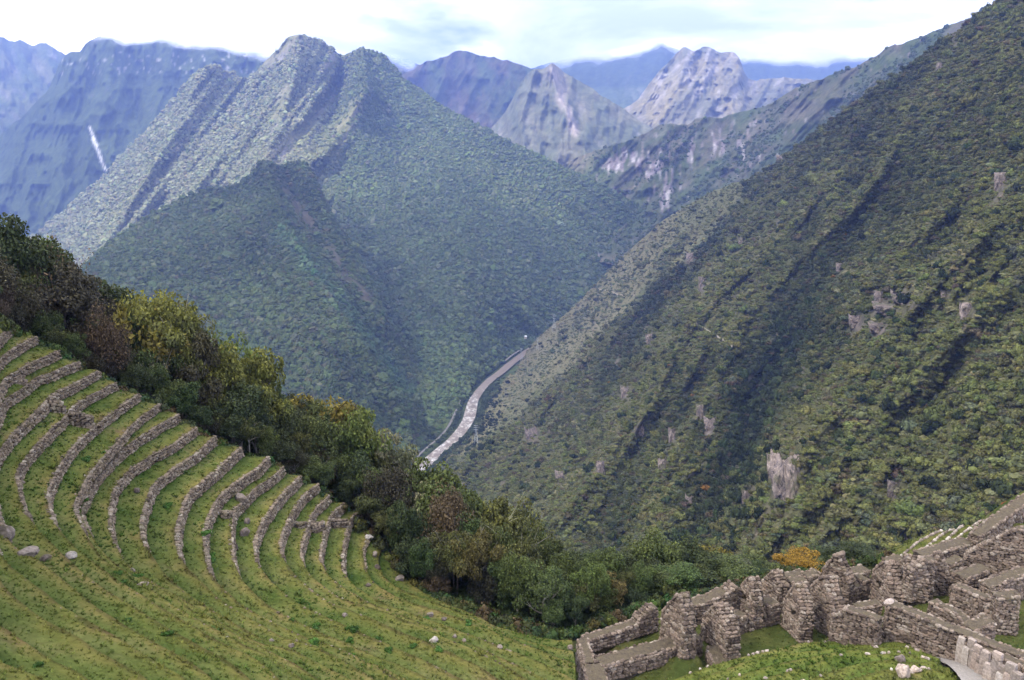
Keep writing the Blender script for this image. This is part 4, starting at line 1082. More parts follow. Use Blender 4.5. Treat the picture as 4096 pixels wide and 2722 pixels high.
    def face(org, Uv, Ov, length, zb_f, zt_f, hl=()):
        z = 0.0; zmax = max(zt_f(x) - zb_f(x) for x in np.linspace(0, length, 12))
        while z < zmax:
            hh = 0.16 + 0.15 * rng.random() * (1.25 if z < 0.8 else 1.0)
            ws = 0.20 + 0.36 * rng.random(int(length / 0.2) + 3)
            e = np.cumsum(ws) - 0.25 * rng.random(); c = e - ws / 2
            k = (c > -0.05) & (c < length + 0.05); c = c[k]; ws = ws[k]
            over = np.clip(c + ws / 2 - length, 0, None); ws = ws - over; c = c - over / 2
            over = np.clip(ws / 2 - c, 0, None); ws = ws - over; c = c + over / 2
            zz = np.array([zb_f(x) for x in c]) + z + hh / 2 + 0.035 * vnoise(stack3(c * 1.3, z * 7, seed))
            top = np.array([zt_f(x) for x in c])
            k = (zz + 0.2 * hh < top) & (ws > 0.07)
            for (h0, h1, e0, e1) in hl:
                rel = zz - np.array([zb_f(x) for x in c])
                k &= ~((c + ws * 0.32 > h0) & (c - ws * 0.32 < h1) & (rel + hh * 0.25 > e0) & (rel - hh * 0.25 < e1))
            c, ws, zz = c[k], ws[k], zz[k]; n = len(c)
            rel = np.array([zz[i] - zb_f(c[i]) for i in range(n)])
            C = org + Uv * c[:, None] + np.array([0, 0, 1.0]) * zz[:, None] + Ov * (-0.05 - batter * rel + 0.035 * rng.random(n))[:, None]
            rot = 0.05 * rng.normal(size=n)
            U2 = Uv * np.cos(rot)[:, None] + up * np.sin(rot)[:, None]; Z2 = up * np.cos(rot)[:, None] - Uv * np.sin(rot)[:, None]
            CC.append(C); UU.append(U2); OO.append(np.broadcast_to(Ov, (n, 3))); ZZ.append(Z2)
            WW.append(ws * 0.5 * (0.92 + 0.16 * rng.random(n))); HH.append(hh * 0.5 * (0.85 + 0.35 * rng.random(n))); DD.append(0.10 + 0.07 * rng.random(n))
            z += hh
    O3 = np.r_[a2, 0.0]
    face(O3, u, o, Lw, zbot, ztop, holes)
    if 'B' in ends:
        zt = ztop(Lw); face(np.r_[b2, 0.0], -o, u, t, lambda x: zb, lambda x: zt)
    if 'A' in ends:
        zt = ztop(0.0); face(np.r_[a2, 0.0] - o * t, o, -u, t, lambda x: za, lambda x: zt)
    if 'K' in ends:                                # the far side too
        face(np.r_[b2, 0.0] - o * t, -u, -o, Lw, lambda x: zbot(Lw - x), lambda x: ztop(Lw - x))
    # tops
    sf = np.linspace(0, Lw, max(6, int(Lw / 0.25))); zt_s = ztop(sf); sl = np.gradient(zt_s, sf)
    for (s0, s1) in zip(us[:-1], us[1:]):
        L2 = math.hypot(s1 - s0, ztop(s1) - ztop(s0)); slope = (ztop(s1) - ztop(s0)) / max(s1 - s0, 1e-3)
        Tv = u + up * slope; Tv = Tv / np.linalg.norm(Tv); Nv = np.cross(Tv, o); Nv = Nv if Nv[2] > 0 else -Nv
        st = O3 + u * s0 + up * ztop(s0)
        if abs(slope) > 0.45:
            m_ = 0.0
            while m_ < L2 - 0.08:
                hh = 0.2 + 0.16 * rng.random()
                ws = 0.2 + 0.3 * rng.random(8); e = np.cumsum(ws); c = e - ws / 2; k = c < t - 0.05; c, ws = c[k], ws[k]
                over = np.clip(c + ws / 2 - t, 0, None); ws = ws - over; c = c - over / 2
                n = len(c)
                put(st + Tv * (m_ + hh / 2) - o * c[:, None] + Nv * (-0.06 + 0.05 * rng.random((n, 1))), o, Nv, Tv, ws * 0.5, np.full(n, hh * 0.5), 0.09 + 0.08 * rng.random(n))
                m_ += hh
        else:
            for side in (0.10, t - 0.10):
                ws = 0.16 + 0.30 * rng.random(int(L2 / 0.2) + 2); e = np.cumsum(ws); c = e - ws / 2; k = c < L2; c, ws = c[k], ws[k]
                k = rng.random(len(c)) < 0.85; c, ws = c[k], ws[k]; n = len(c)
                put(st + Tv * c[:, None] - o * (side + 0.04 * rng.normal(size=(n, 1))) + Nv * (-0.05 + 0.04 * rng.random((n, 1))), Tv, Nv, o, ws * 0.5, 0.08 + 0.07 * rng.random(n), 0.07 + 0.06 * rng.random(n))
            n = rng.poisson(L2 * t * 9.0)
            if n:
                cc = rng.random(n) * L2; dd = 0.15 + rng.random(n) * (t - 0.3)
                put(st + Tv * cc[:, None] - o * dd[:, None] + Nv * (-0.05), Tv, Nv, o, 0.05 + 0.1 * rng.random(n), 0.05 + 0.08 * rng.random(n), 0.05 + 0.05 * rng.random(n))
            na, nb = max(3, int(L2 / 0.2)), 6
            ga, gb = np.meshgrid(np.linspace(0, L2, na), np.linspace(0.08, t - 0.08, nb), indexing='ij')
            G = st + Tv * ga[..., None] - o * gb[..., None] + Nv * (0.01 + 0.05 * np.sin(np.pi * gb / t) + 0.035 * fbm(stack3(ga * 2, gb * 2, seed), 3))[..., None]
            soil.add((G - base_loc).reshape(-1, 3), grid_faces(na, nb))
    if soil.n: soil.build('soil_cap', MAT_SOIL, root, True)
    C = np.concatenate(CC)
    # stones are parented with the root offset taken out
    place_stones_local(root, base_loc, C, np.concatenate(UU), np.concatenate(OO), np.concatenate(ZZ), np.concatenate(WW), np.concatenate(HH), np.concatenate(DD), mat or MAT_STONE, limit, rng)
    for (h0, h1, e0, e1) in holes:                 # lintel over each opening
        mbl = MB(); sm = (h0 + h1) / 2
        cz = zbot(sm) + e1 + 0.07
        R = np.stack([u, -o, up], 1)
        mbl.box(W(sm, 0.12, cz), (h1 - h0 + 0.35, 0.42, 0.16), R)
        mbl.build('lintel', MAT_STONE, root)
    return root
def place_stones_local(root, off, C, U, O, Z, W, H, Dp, mat, limit, rng, name='stone'):
    n = len(C)
    px, py, dep = project(C)
    see = ((C * -1) * O).sum(1) / np.linalg.norm(C, axis=1)
    big = W * H / dep ** 2 * np.clip(see, 0.0, 1) * ((px > -5) & (px < 1030) & (py < 686))
    order = np.argsort(-big); mine = order[:limit]; mine = mine[big[mine] > 0]; rest = np.setdiff1d(np.arange(n), mine)
    pr = stone_protos(mat)
    for i in mine:
        o = bpy.data.objects.new(name, pr[rng.integers(0, len(pr))])
        M = np.eye(4); M[:3, 0] = U[i] * W[i]; M[:3, 1] = O[i] * Dp[i]; M[:3, 2] = Z[i] * H[i]; M[:3, 3] = C[i] - off
        COL.objects.link(o); o.parent = root; o.matrix_basis = Matrix(M.tolist())
    if len(rest):
        i = rest
        o = bpy.data.objects.new('stonework', stones_mesh('stonework', C[i] - off, U[i], O[i], Z[i], W[i], H[i], Dp[i], mat, rng))
        link(o, root); o['kind'] = 'stuff'

P3 = lambda p, h: (p[0], p[1], h)
def gable(label, A, hA, B, hB, eave_b, peak, eave_f, up_=0.5, t=1.0, holes=(), seed=1, pk=0.065):
    return stone_wall(label, (A[0], A[1], hA), hA, (B[0], B[1], hB), hB, [(0, eave_b), (up_ - pk, peak + 0.8), (up_ + pk, peak), (1.0, eave_f)], t, holes, 'AB', 300, seed=seed)
# the long low enclosure at the foot of the town
stone_wall('low thick wall closing the downhill end of the long grassy enclosure', P3(c1(225, 810), 32.8), 34.6, P3(c1(330, 1195), 32.8), 35.0, [(0, -32.8), (1, -32.8)], 0.85, seed=1, limit=200)
stone_wall('stub of thick wall running out past the near corner of the long enclosure', P3(c1(335, 1205), 32.8), 35.0, P3(c1(420, 1640), 32.8), 35.0, [(0, -32.85), (0.4, -32.95), (1, -33.1)], 1.45, seed=2, limit=150)
stone_wall('long low front wall of the grassy enclosure with soil along its top', P3(c1(640, 1255), 32.8), 34.0, P3(c1(2215, 840), 32.8), 34.0, [(0, -32.8), (0.5, -32.75), (1, -32.7)], 1.3, seed=3, ends='A')
stone_wall('long back wall of the grassy enclosure, higher and broken at its far end', P3(c1(385, 868), 32.8), 33.7, P3(c1(1510, 515), 32.8), 33.7, [(0, -32.8), (0.70, -32.7), (0.75, -32.2), (0.90, -31.7), (1, -31.9)], 0.95, seed=4)
gable('leftmost gable, alone at the far end of the grassy enclosure', c1(1530, 830), 33.9, (682.5, 660), 33.2, 612, 594.5, 629, 0.62, 1.0, seed=5)
gable('tall gable with a ledge, standing where the long front wall ends', (700.5, 636), 33.9, (725, 660), 33.2, 617, 604.5, 637.5, 0.5, 1.15, seed=6)
stone_wall('low ruined stub in the grass at the foot of the tall gable', (706, 655, 33.6), 34.0, (712, 668, 33.4), 33.9, [(0, -32.9), (1, -33.2)], 1.5, seed=7, limit=80)
stone_wall('left part of the middle wall of the first court, beside the tall gable', (735.3, 636, 33.9), 33.9, (747, 632.2, 33.9), 33.9, [(0, 618), (1, 617)], 1.1, seed=8, limit=120)
stone_wall('low doorway sill in the middle wall of the first court', (747.3, 632.2, 33.9), 33.9, (751, 631.2, 33.9), 33.9, [(0, 628), (1, 626)], 0.8, seed=9, ends='', limit=30)
stone_wall('flat-topped pier between the doorways of the first court', (751, 631, 33.9), 33.9, (766, 627, 33.9), 33.9, [(0, 614.5), (1, 612)], 1.35, seed=10, limit=160)
stone_wall('dark corner pier at the far right of the first court', (768, 626.4, 33.9), 33.9, (779.8, 623.2, 33.9), 33.9, [(0, 607), (1, 605)], 1.5, seed=11, limit=140)
stone_wall('soil-topped rear wall between the leftmost gable and the next one behind', P3(c2(270, 895), 32.3), 33.9, P3(c2(975, 735), 32.3), 33.9, [(0, -32.4), (0.45, -32.2), (0.8, -31.9), (1, -31.5)], 1.2, seed=12, ends='A', limit=180)
gable('pointed gable with a slit window rising behind the flat-topped pier', (734.5, 611), 34.3, (752, 627.5), 33.7, 592, 577.5, 606, 0.62, 0.95, holes=[(1.2, 1.75, 1.6, 2.3)], seed=13)
gable('back gable showing between the slit window gable and the orange bush', (757, 598.5), 34.5, (777, 613), 34.0, 585, 571, 588, 0.62, 0.95, seed=14)
gable('sunlit gable with a square window facing the mown first court', (781.2, 624.7), 33.9, (798.6, 642.8), 33.1, 600, 584.5, 615.5, 0.55, 1.05, holes=[(1.5, 2.15, 1.5, 2.25)], seed=15)
gable('broad gable with a niche, next behind the square window gable', (804.5, 620), 33.9, (829.5, 638), 33.2, 590, 576.5, 611, 0.5, 1.2, holes=[(2.2, 2.6, 2.2, 2.6)], seed=16)
stone_wall('brown mossy block between the back gable and the broad gable', P3(c3(270, 600), 32.0), 33.8, P3(c3(520, 585), 32.0), 33.8, [(0, -32.1), (1, -32.0)], 1.1, seed=17, limit=100)
stone_wall('grey block leaning against the tallest pointed gable', P3(c3(530, 510), 32.0), 34.0, P3(c3(740, 480), 32.0), 34.0, [(0, -32.1), (1, -31.9)], 1.1, seed=18, limit=100)
stone_wall('soil-topped rear wall behind the square window gable', P3(c3(110, 585), 32.6), 34.2, P3(c3(540, 490), 32.6), 34.2, [(0, -32.6), (1, -32.6)], 1.3, seed=19, ends='', limit=80)
gable('tallest pointed gable, beside the orange bush', (819, 602), 34.3, (846, 608), 33.7, 570, 555, 582, 0.42, 1.0, seed=20)
stone_wall('low soil-topped pier on the left of the small second court', P3(c3(1085, 945), 33.8), 33.8, P3(c3(1215, 918), 33.8), 33.8, [(0, 593), (1, 590)], 1.5, seed=21, limit=130)
stone_wall('back wall of the small second court', P3(c3(1215, 918), 33.8), 33.8, P3(c3(1400, 865), 33.8), 33.8, [(0, 590), (1, 588)], 1.0, seed=22, ends='', limit=130)
stone_wall('dark end pier at the right of the small second court', P3(c3(1400, 865), 33.8), 33.8, P3(c3(1475, 832), 33.8), 33.8, [(0, 582.5), (1, 580)], 1.3, seed=23, limit=110)
stone_wall('long soil-topped rear wall right of the tallest gable', P3(c3(1115, 530), 32.6), 34.2, P3(c3(1510, 430), 32.6), 34.2, [(0, -32.6), (1, -32.5)], 1.3, seed=24, ends='', limit=60)
gable('gable with a tall narrow window at the right of the small second court', (868.8, 598), 33.8, (889, 618), 32.9, 570, 561, 601, 0.5, 1.1, holes=[(1.4, 2.0, 1.5, 2.35)], seed=25)
stone_wall('front wall stepping up at its left end above the grass mound', (828, 645, 32.0), 32.4, (876, 644, 30.4), 31.6, [(0, 616), (0.2, 614), (0.26, 609.5), (1, 621.5)], 0.9, seed=26)
stone_wall('short inner wall with a dark gap behind the stepped front wall', P3(c3(1320, 1020), 31.6), 33.2, P3(c3(1690, 945), 31.4), 33.0, [(0, -31.6), (1, -31.4)], 0.95, seed=27, ends='A', limit=120)
stone_wall('great battered front wall running down behind the stone pillars', P3(c5(310, 240), 28.5), 31.6, (1040, 666, 28.2), 31.0, [(0, -28.5), (1, -28.2)], 0.95, seed=28, limit=300, batter=0.10)
gable('rough mossy corner gable above the great front wall', c4(250, 1090), 32.2, c4(440, 1400), 31.4, 574, 555, 584, 0.55, 1.5, seed=29)
stone_wall('dark shaded house wall with a black window hole', P3(c4(470, 1440), 31.5), 31.5, P3(c4(800, 1400), 31.6), 31.6, [(0, 572), (0.6, 562), (1, 561)], 0.9, holes=[(0.75, 1.1, 0.8, 1.25)], seed=30, limit=250)
stone_wall('crumbling gable stepping down beside the dark house wall', P3(c4(780, 1340), 31.9), 31.9, P3(c4(1030, 1320), 31.6), 31.6, [(0, 558), (0.35, 556), (0.8, 574), (1, 588)], 0.9, seed=31, limit=250)
stone_wall('mossy wall sloping down to a square end in front of the niche house', P3(c4(1060, 1190), 29.2), 31.2, (995, 605, 29.0), 30.8, [(0, -29.2), (0.75, -29.0), (0.85, -29.3), (1, -29.4)], 0.95, seed=32)
stone_wall('low broken wall with an overhanging ledge behind the great front wall', P3(c5(960, 205), 29.6), 30.9, P3(c5(1500, 480), 29.4), 30.8, [(0, -29.6), (0.7, -29.4), (1, -29.7)], 0.85, seed=33, limit=160)
stone_wall('house wall with a dark niche under a slab-like grassy top', P3(c4(1290, 1115), 29.6), 31.6, P3(c4(1645, 985), 29.5), 31.5, [(0, -29.6), (1, -29.5)], 1.3, holes=[(1.1, 1.5, 0.5, 1.2)], seed=34, limit=220)
stone_wall('stout pier at the edge of the picture right of the niche house', P3(c5(1985, 160), 28.3), 31.0, P3(c5(2330, 165), 28.2), 31.0, [(0, -28.4), (1, -28.1)], 1.1, seed=35, limit=200)
stone_wall('low stub with a leaning corner stone below the stout pier', P3(c5(1660, 640), 28.6), 29.9, P3(c5(1960, 560), 28.5), 29.9, [(0, -28.7), (1, -28.3)], 1.2, seed=36, limit=100)
stone_wall('broad upper gable with stone lintels, highest in the town', (961, 573, 31.6), 31.6, (1042, 588, 30.6), 30.6, [(0, 555), (0.2, 545), (0.35, 540), (0.60, 529.5), (0.72, 531), (1.0, 556)], 1.0, holes=[(0.9, 1.5, 0.5, 0.95), (4.2, 4.8, 0.6, 1.3)], seed=37)
stone_wall('long outer wall climbing along the terraces to the picture edge', P3(c4(1480, 525), 29.6), 31.3, (1062, 478, 27.2), 28.8, [(0, -29.6), (1, -27.2)], 1.1, seed=38, limit=300)
stone_wall('brown soil-topped wall below the narrow side terraces', P3(c4(700, 805), 30.7), 32.3, P3(c4(1395, 605), 30.3), 31.9, [(0, -30.7), (1, -30.3)], 1.3, seed=39, ends='', limit=200)
stone_wall('small broken pier in front of the broad upper gable', P3(c4(1075, 905), 30.4), 32.2, P3(c4(1245, 865), 30.4), 32.1, [(0, -30.5), (1, -30.2)], 0.95, seed=40, limit=110)
stone_wall('wall with white capstones sloping to the picture edge', P3(c4(1650, 1235), 28.8), 30.6, (1032, 574, 28.6), 30.5, [(0, -28.8), (1, -28.5)], 1.1, seed=41, limit=160)
stone_wall('soil-topped rear wall left of the rough mossy corner gable', P3(c4(228, 905), 32.4), 34.0, P3(c4(450, 862), 32.3), 33.9, [(0, -32.4), (1, -32.2)], 1.3, seed=42, ends='', limit=60)
# stepped wall behind the upright stones
stone_wall('dark stepped wall behind the row of upright pale stones', P3(c5(1470, 760), 28.6), 30.4, (1040, 676, 28.0), 30.0, [(0, -28.7), (1, -28.0)], 0.8, seed=43, limit=120)

# ground of the town
wb = np.array([(p[0], p[1], z) for p, z in WALL_BASES])
extra = []
for (px, py, h) in [(600, 640, 34), (640, 625, 33.9), (640, 660, 34), (690, 655, 34), (640, 690, 34.3), (600, 700, 35), (578, 690, 35.2), (575, 660, 34.8), (572, 645, 34.3), (760, 645, 33.6), (745, 655, 33.5), (775, 660, 33.3), (860, 602, 33.8), (850, 612, 33.6), (815, 640, 33.2), (1000, 545, 31.3), (1024, 525, 29.5), (1024, 600, 30.5), (975, 632, 30.2), (985, 655, 30)]:
    q = on_level(px, py, h); extra.append(q)
ctl = np.concatenate([wb, np.array(extra)])
def town_z(x, y, dz=0.0):
    d2 = (x[..., None] - ctl[:, 0]) ** 2 + (y[..., None] - ctl[:, 1]) ** 2 + 0.05
    w = 1 / d2 ** 2
    return (w * ctl[:, 2]).sum(-1) / w.sum(-1) + dz
gx, gy = np.meshgrid(np.linspace(4.5, 52, 240), np.linspace(38, 72, 190), indexing='ij')
gz = town_z(gx, gy) - 0.02
gz += 0.06 * fbm(stack3(gx * 0.8, gy * 0.8, 0), 3)
# beyond the rear walls the hill falls away
rear = np.interp(gx, [4.5, 5.4, 11, 13.8, 17.4, 22.2, 27.7, 30, 34, 38.6, 52], [51.8, 52.2, 55.2, 56.4, 57.5, 60.3, 61.0, 61.6, 61.2, 62.6, 70])
gz -= np.clip(gy - rear, 0, 50) * 0.9
# left edge sinks under the lawn of the amphitheatre
gz -= np.clip(6.2 - gx, 0, 3) * 0.3
o = obj_np('town_ground', np.stack([gx, gy, gz], -1), grid_faces(240, 190)[:, ::-1], MAT_GRASS_G, True, np.ones((240 * 190, 3)) * (0.72, 0.74, 0.75)); tag(o, kind='structure')

# the stepped lawn in front of the town
def k6(a): return [c6(*p) for p in a]
def kk5(a): return [c5(*p) for p in a]
MC = [
 (31.5, k6([(-500, 690), (-250, 590), (0, 500), (300, 420), (480, 372), (700, 322), (950, 265), (1080, 240), (1260, 250), (1500, 205), (1640, 238), (1900, 205), (2020, 190), (2200, 238), (2290, 295)]) + kk5([(870, 890), (1000, 930), (1150, 1000)])),
 (30.7, k6([(-400, 740), (0, 592), (170, 532), (330, 470), (560, 402), (800, 372), (1060, 345), (1300, 320), (1500, 290), (1700, 272), (1900, 250), (2060, 238), (2180, 262)]) + kk5([(770, 850), (860, 920), (1110, 1000)])),
 (29.9, k6([(-100, 740), (200, 650), (460, 558), (740, 475), (1000, 425), (1250, 380), (1450, 345), (1650, 318), (1850, 300), (2050, 290), (2150, 300), (2260, 330)]) + kk5([(900, 960), (1125, 1040)])),
 (29.1, k6([(350, 720), (540, 660), (740, 598), (900, 545), (1150, 462), (1350, 400), (1520, 385), (1750, 378), (1950, 365), (2100, 355), (2250, 385)]) + kk5([(1110, 1100)])),
 (28.3, k6([(900, 720), (1350, 570), (1520, 510), (1700, 470), (1900, 440), (2050, 450), (2200, 470), (2360, 460)]) + kk5([(1140, 1150)])),
 (27.4, k6([(1350, 740), (1700, 610), (1910, 545), (2050, 560), (2200, 580), (2360, 550)]) + kk5([(1000, 1190), (1270, 1170)])),
 (26.4, k6([(1700, 740), (1900, 680), (2080, 660), (2300, 660)]) + kk5([(1000, 1350), (1350, 1300)])),
 (25.0, k6([(1900, 900), (2300, 820)]) + kk5([(1000, 1550), (1400, 1500)])),
]
MT = [resample(chaikin(on_level(np.array(c)[:, 0], np.array(c)[:, 1], h)), 160) for h, c in MC]
mv, mf, mc, off = [], [], [], 0
out = MT[0].copy(); fwd = MT[0][:, :2] / np.linalg.norm(MT[0][:, :2], axis=1)[:, None]
out[:, :2] += fwd * 0.5; out[:, 2] -= 3.0
strips = [(MT[0], out)]
MTREAD = []
for i in range(len(MT) - 1):
    near = MT[i + 1].copy(); f2 = near[:, :2] / np.linalg.norm(near[:, :2], axis=1)[:, None]
    foot = near.copy(); foot[:, :2] += f2 * 0.25; foot[:, 2] = MT[i][:, 2] + 0.12
    strips.append((MT[i], foot)); strips.append((foot, near))
for A_, B_ in strips:
    uu = np.linspace(0, 1, 7)
    G = A_[:, None] + (B_ - A_)[:, None] * uu[None, :, None]
    G[..., 2] += np.sin(np.pi * uu)[None] * (0.09 * fbm(G * 0.7, 3) + 0.05 * fbm(G * 2.2, 2))
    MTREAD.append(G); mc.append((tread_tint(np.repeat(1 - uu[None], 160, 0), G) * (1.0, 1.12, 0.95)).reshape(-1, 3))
    mv.append(G.reshape(-1, 3)); mf.append(grid_faces(160, 7) + off); off += 160 * 7
en = resample(chaikin(np.array([m_[-1] for m_ in MT])), 30); dr = np.array([0.8, 0.25, 0])
for q_ in (0, 1):
    en_ = en if q_ == 0 else np.array([m_[0] for m_ in MT])[np.round(np.linspace(0, len(MT) - 1, 30)).astype(int)]
    uu = np.linspace(0, 1, 7); G = en_[:, None] + (dr * (1 if q_ == 0 else -1) * 0.6)[None, None] * uu[None, :, None]; G[..., 2] -= 1.5 * uu ** 1.3 - 0.04 * (uu == 0)
    mv.append(G.reshape(-1, 3)); mf.append(grid_faces(30, 7) + off); off += 210; mc.append(np.tile((0.8, 0.95, 0.8), (210, 1)))
o = obj_np('lawn', np.concatenate(mv), np.concatenate(mf), MAT_GRASS_G, True, np.concatenate(mc)); tag(o, kind='structure')
MALL = np.concatenate([g.reshape(-1, 3) for g in MTREAD[1:]])
MX, MY, MD = project(MALL)
def on_lawn(px, py):
    d2 = (MX - px) ** 2 + (MY - py) ** 2
    return MALL[np.argmin(d2)]
# gravel path down to the pillars
pc = [on_level(*c5(*q), h) for q, h in (((1240, 1050), 30.6), ((1300, 1090), 30.4), ((1420, 1140), 30.1), ((1530, 1230), 29.8), ((1640, 1359), 29.4), ((1720, 1500), 29.0))]
pc = resample(chaikin(np.array(pc)), 40)
t_ = np.gradient(pc, axis=0); n_ = np.stack([-t_[:, 1], t_[:, 0], 0 * t_[:, 0]], 1); n_ /= np.linalg.norm(n_, axis=1)[:, None]
wv = np.linspace(-0.85, 1.35, 9)
G = pc[:, None] + n_[:, None] * wv[None, :, None]; G[..., 2] += 0.10 + 0.05 * fbm(G * 3, 3)
MAT_GRAVEL, nt, b = new_mat('pale_gravel')
n = tex_noise(nt, 9.0, 6.0, 0.75); r = ramp(nt, [(0.3, (0.17, 0.15, 0.125)), (0.6, (0.30, 0.27, 0.235)), (0.8, (0.42, 0.39, 0.35))]); nt.links.new(n.outputs['Fac'], r.inputs[0]); nt.links.new(r.outputs[0], b.inputs['Base Color']); add_bump(nt, b, n.outputs['Fac'], 0.8, 0.05)
o = obj_np('path', G, grid_faces(40, 9), MAT_GRAVEL, True); tag(o, kind='structure')

# single rocks
def rock_mesh(k, sub=2):
    V, Fs = (ICO2 if sub == 2 else ICO3)
    V = V.copy(); rng = np.random.default_rng(40 + k)
    for _ in range(9):                       # planes cut off
        n = rng.normal(size=3); n /= np.linalg.norm(n); h = 0.55 + 0.3 * rng.random()
        d = V @ n; V = np.where((d > h)[:, None], V - n * (d - h)[:, None], V)
    V = V * (1 + 0.10 * vnoise(V * 3 + k))[:, None]
    return V, Fs
MAT_ROCK = stone_mat('grey_rock', 0.8, 0.45)
ROCKM = [mesh_np('rock', *rock_mesh(k), MAT_ROCK) for k in range(6)]
PALEM = [mesh_np('stone', *rock_mesh(k), MAT_PALE) for k in range(6)]
def rock(P, s, rz, label, name='boulder', cat='rock', group=None, mesh=None, tilt=0.0):
    o = bpy.data.objects.new(name, mesh or ROCKM[RNG.integers(0, 6)])
    o.location = P; o.scale = s; o.rotation_euler = (tilt, 0.5 * tilt, rz); link(o)
    tag(o, label, cat, group)
    return o
def mpp(P):  # metres per picture pixel at P
    return project(P)[2] / F
BOULD = [(137, 492, 10, 8, 'round pale grey boulder lying on a grass terrace below the tall walls'),
 (24, 483, 6, 6, 'dark boulder against the foot of a broken wall near the picture edge'),
 (8, 535, 18, 22, 'dark craggy outcrop at the picture edge among the grass steps'),
 (30, 552, 26, 12, 'pale topped rock outcrop running into the grassy bank'),
 (46, 560, 14, 10, 'dark rounded outcrop below the pale topped one'),
 (71, 558, 16, 12, 'dark rock with a pale top edge set in the grass bank'),
 (143, 584, 13, 7, 'pale rough rock cluster at the end of a line of kerb stones'),
 (134, 571, 7, 6, 'small heap of pale stones at the end of a wall'),
 (241, 499, 16, 12, 'mossy outcrop wedged in the wall end near the trees'),
 (244, 534, 13, 13, 'dark cracked outcrop in the gap of the terrace wall'),
 (247, 522, 10, 9, 'pale fractured block above the dark cracked outcrop'),
 (236, 550, 7, 11, 'dark narrow rock below the gap in the terrace wall'),
 (345, 616, 8, 6, 'pale stone heap standing out of the lower lawn'),
 (433, 641, 12, 9, 'grey lichen covered rock on the lowest lawn'),
 (455, 637, 6, 6, 'upright grey rock right of the lichen covered one'),
 (464, 640, 5, 6, 'small dark upright rock near the middle of the lowest lawn'),
 (430, 615, 10, 7, 'reddish grey rock near the shadow of the trees'),
 (444, 619, 9, 6, 'flat grey rock just right of the reddish one'),
 (500, 647, 9, 5, 'flat pale rock in the lawn left of the enclosure'),
 (570, 648, 9, 10, 'rough rock pile against the outside of the enclosure wall'),
 (272, 640, 7, 5, 'pale cluster of two stones in the lower grass'),
 (290, 646, 9, 5, 'white quartz stones in the lower grass'),
 (369, 586, 8, 6, 'loose pale rubble near the broken lowest wall'),
 (400, 580, 12, 8, 'squared block of old wall left in the grass by the trees'),
 (378, 568, 8, 8, 'small round heap of wall stones beside the brush'),
 (370, 538, 12, 7, 'spread of fallen wall stones at the foot of the dark wood'),
 (375, 556, 8, 9, 'scree of pale stones under the brush')]
for (px, py, w, h, lab) in BOULD:
    P = on_ground(px, py); m = mpp(P)
    rock(P + np.array([0, 0, 0.15 * h * m]), (w * m * 0.42, w * m * 0.36, h * m * 0.46), RNG.random() * 6, lab, tilt=0.2 * RNG.normal())
LB = [((2075, 455), 11, 10, 'grey two-part boulder on the front lawn above the path', 'l'), ((2145, 555), 9, 8, 'brownish boulder just below the two-part one', 'l'), ((2110, 630), 17, 17, 'large pale boulder at the bottom of the front lawn', 'l'), ((2205, 585), 8, 6, 'pale stone beginning the short row on the front lawn', 'l'), ((2270, 570), 12, 7, 'long white stone in the short row on the front lawn', 'l'), ((2335, 562), 8, 6, 'last pale stone of the short row on the front lawn', 'l')]
for (q, w, h, lab, _) in LB:
    P = on_lawn(*c6(*q)); m = mpp(P)
    rock(P + np.array([0, 0, 0.2 * h * m]), (w * m * 0.5, w * m * 0.45, h * m * 0.55), RNG.random() * 6, lab, mesh=PALEM[RNG.integers(0, 6)])
for q, w, lab in (((850, 895), 11, 'white boulder at the foot of the great front wall'), ((975, 920), 14, 'long white block beside the gravel path'), ((1090, 950), 12, 'flat white slab next to the gravel path'), ((1130, 1000), 8, 'grey stone at the top of the gravel path'), ((740, 835), 13, 'flat pale stone on the corner of the front lawn'), ((630, 850), 8, 'thin pale stone left of the flat corner stone')):
    P = on_lawn(*c5(*q)); m = mpp(P)
    rock(P + np.array([0, 0, 0.1]), (w * m * 0.5, w * m * 0.35, w * m * 0.28), RNG.random() * 6, lab, mesh=PALEM[RNG.integers(0, 6)])
rock(on_level(*c5(390, 215), 28.45), (0.42, 0.30, 0.28), 0.6, 'big yellowish lichen boulder perched on the great wall corner', mesh=PALEM[2])
# kerb stones along the steps of the lawn: one joined set
rng = np.random.default_rng(77); CC, UU, WW = [], [], []
for i, dens in ((0, 1.1), (2, 0.7), (3, 1.6), (4, 1.0), (5, 0.8)):
    T = MT[i]; d = np.r_[0, np.cumsum(np.linalg.norm(np.diff(T, axis=0), axis=1))]
    n = int(d[-1] * dens); s = np.sort(rng.random(n) * d[-1])
    pat = vnoise(stack3(s * 0.4, i * 5.0, 1)) > -0.25; s = s[pat]
    C = np.stack([np.interp(s, d, T[:, a]) for a in range(3)], -1); C2 = np.stack([np.interp(s + 0.1, d, T[:, a]) for a in range(3)], -1)
    U_ = C2 - C; U_[:, 2] = 0; nn = np.linalg.norm(U_, axis=1); ok = nn > 1e-4
    CC.append(C[ok]); UU.append(U_[ok] / nn[ok][:, None]); WW.append(0.06 + 0.11 * rng.random(ok.sum()))
C = np.concatenate(CC); U_ = np.concatenate(UU); W_ = np.concatenate(WW); n = len(C)
up = np.tile([0, 0, 1.0], (n, 1))
o = bpy.data.objects.new('kerb_stones', stones_mesh('kerb_stones', C, U_, up, np.cross(U_, up) * -1, W_, 0.06 + 0.04 * rng.random(n), 0.07 + 0.04 * rng.random(n), MAT_PALE, rng)); link(o); tag(o, 'pale kerb stones edging the steps of the front lawn', kind='stuff')
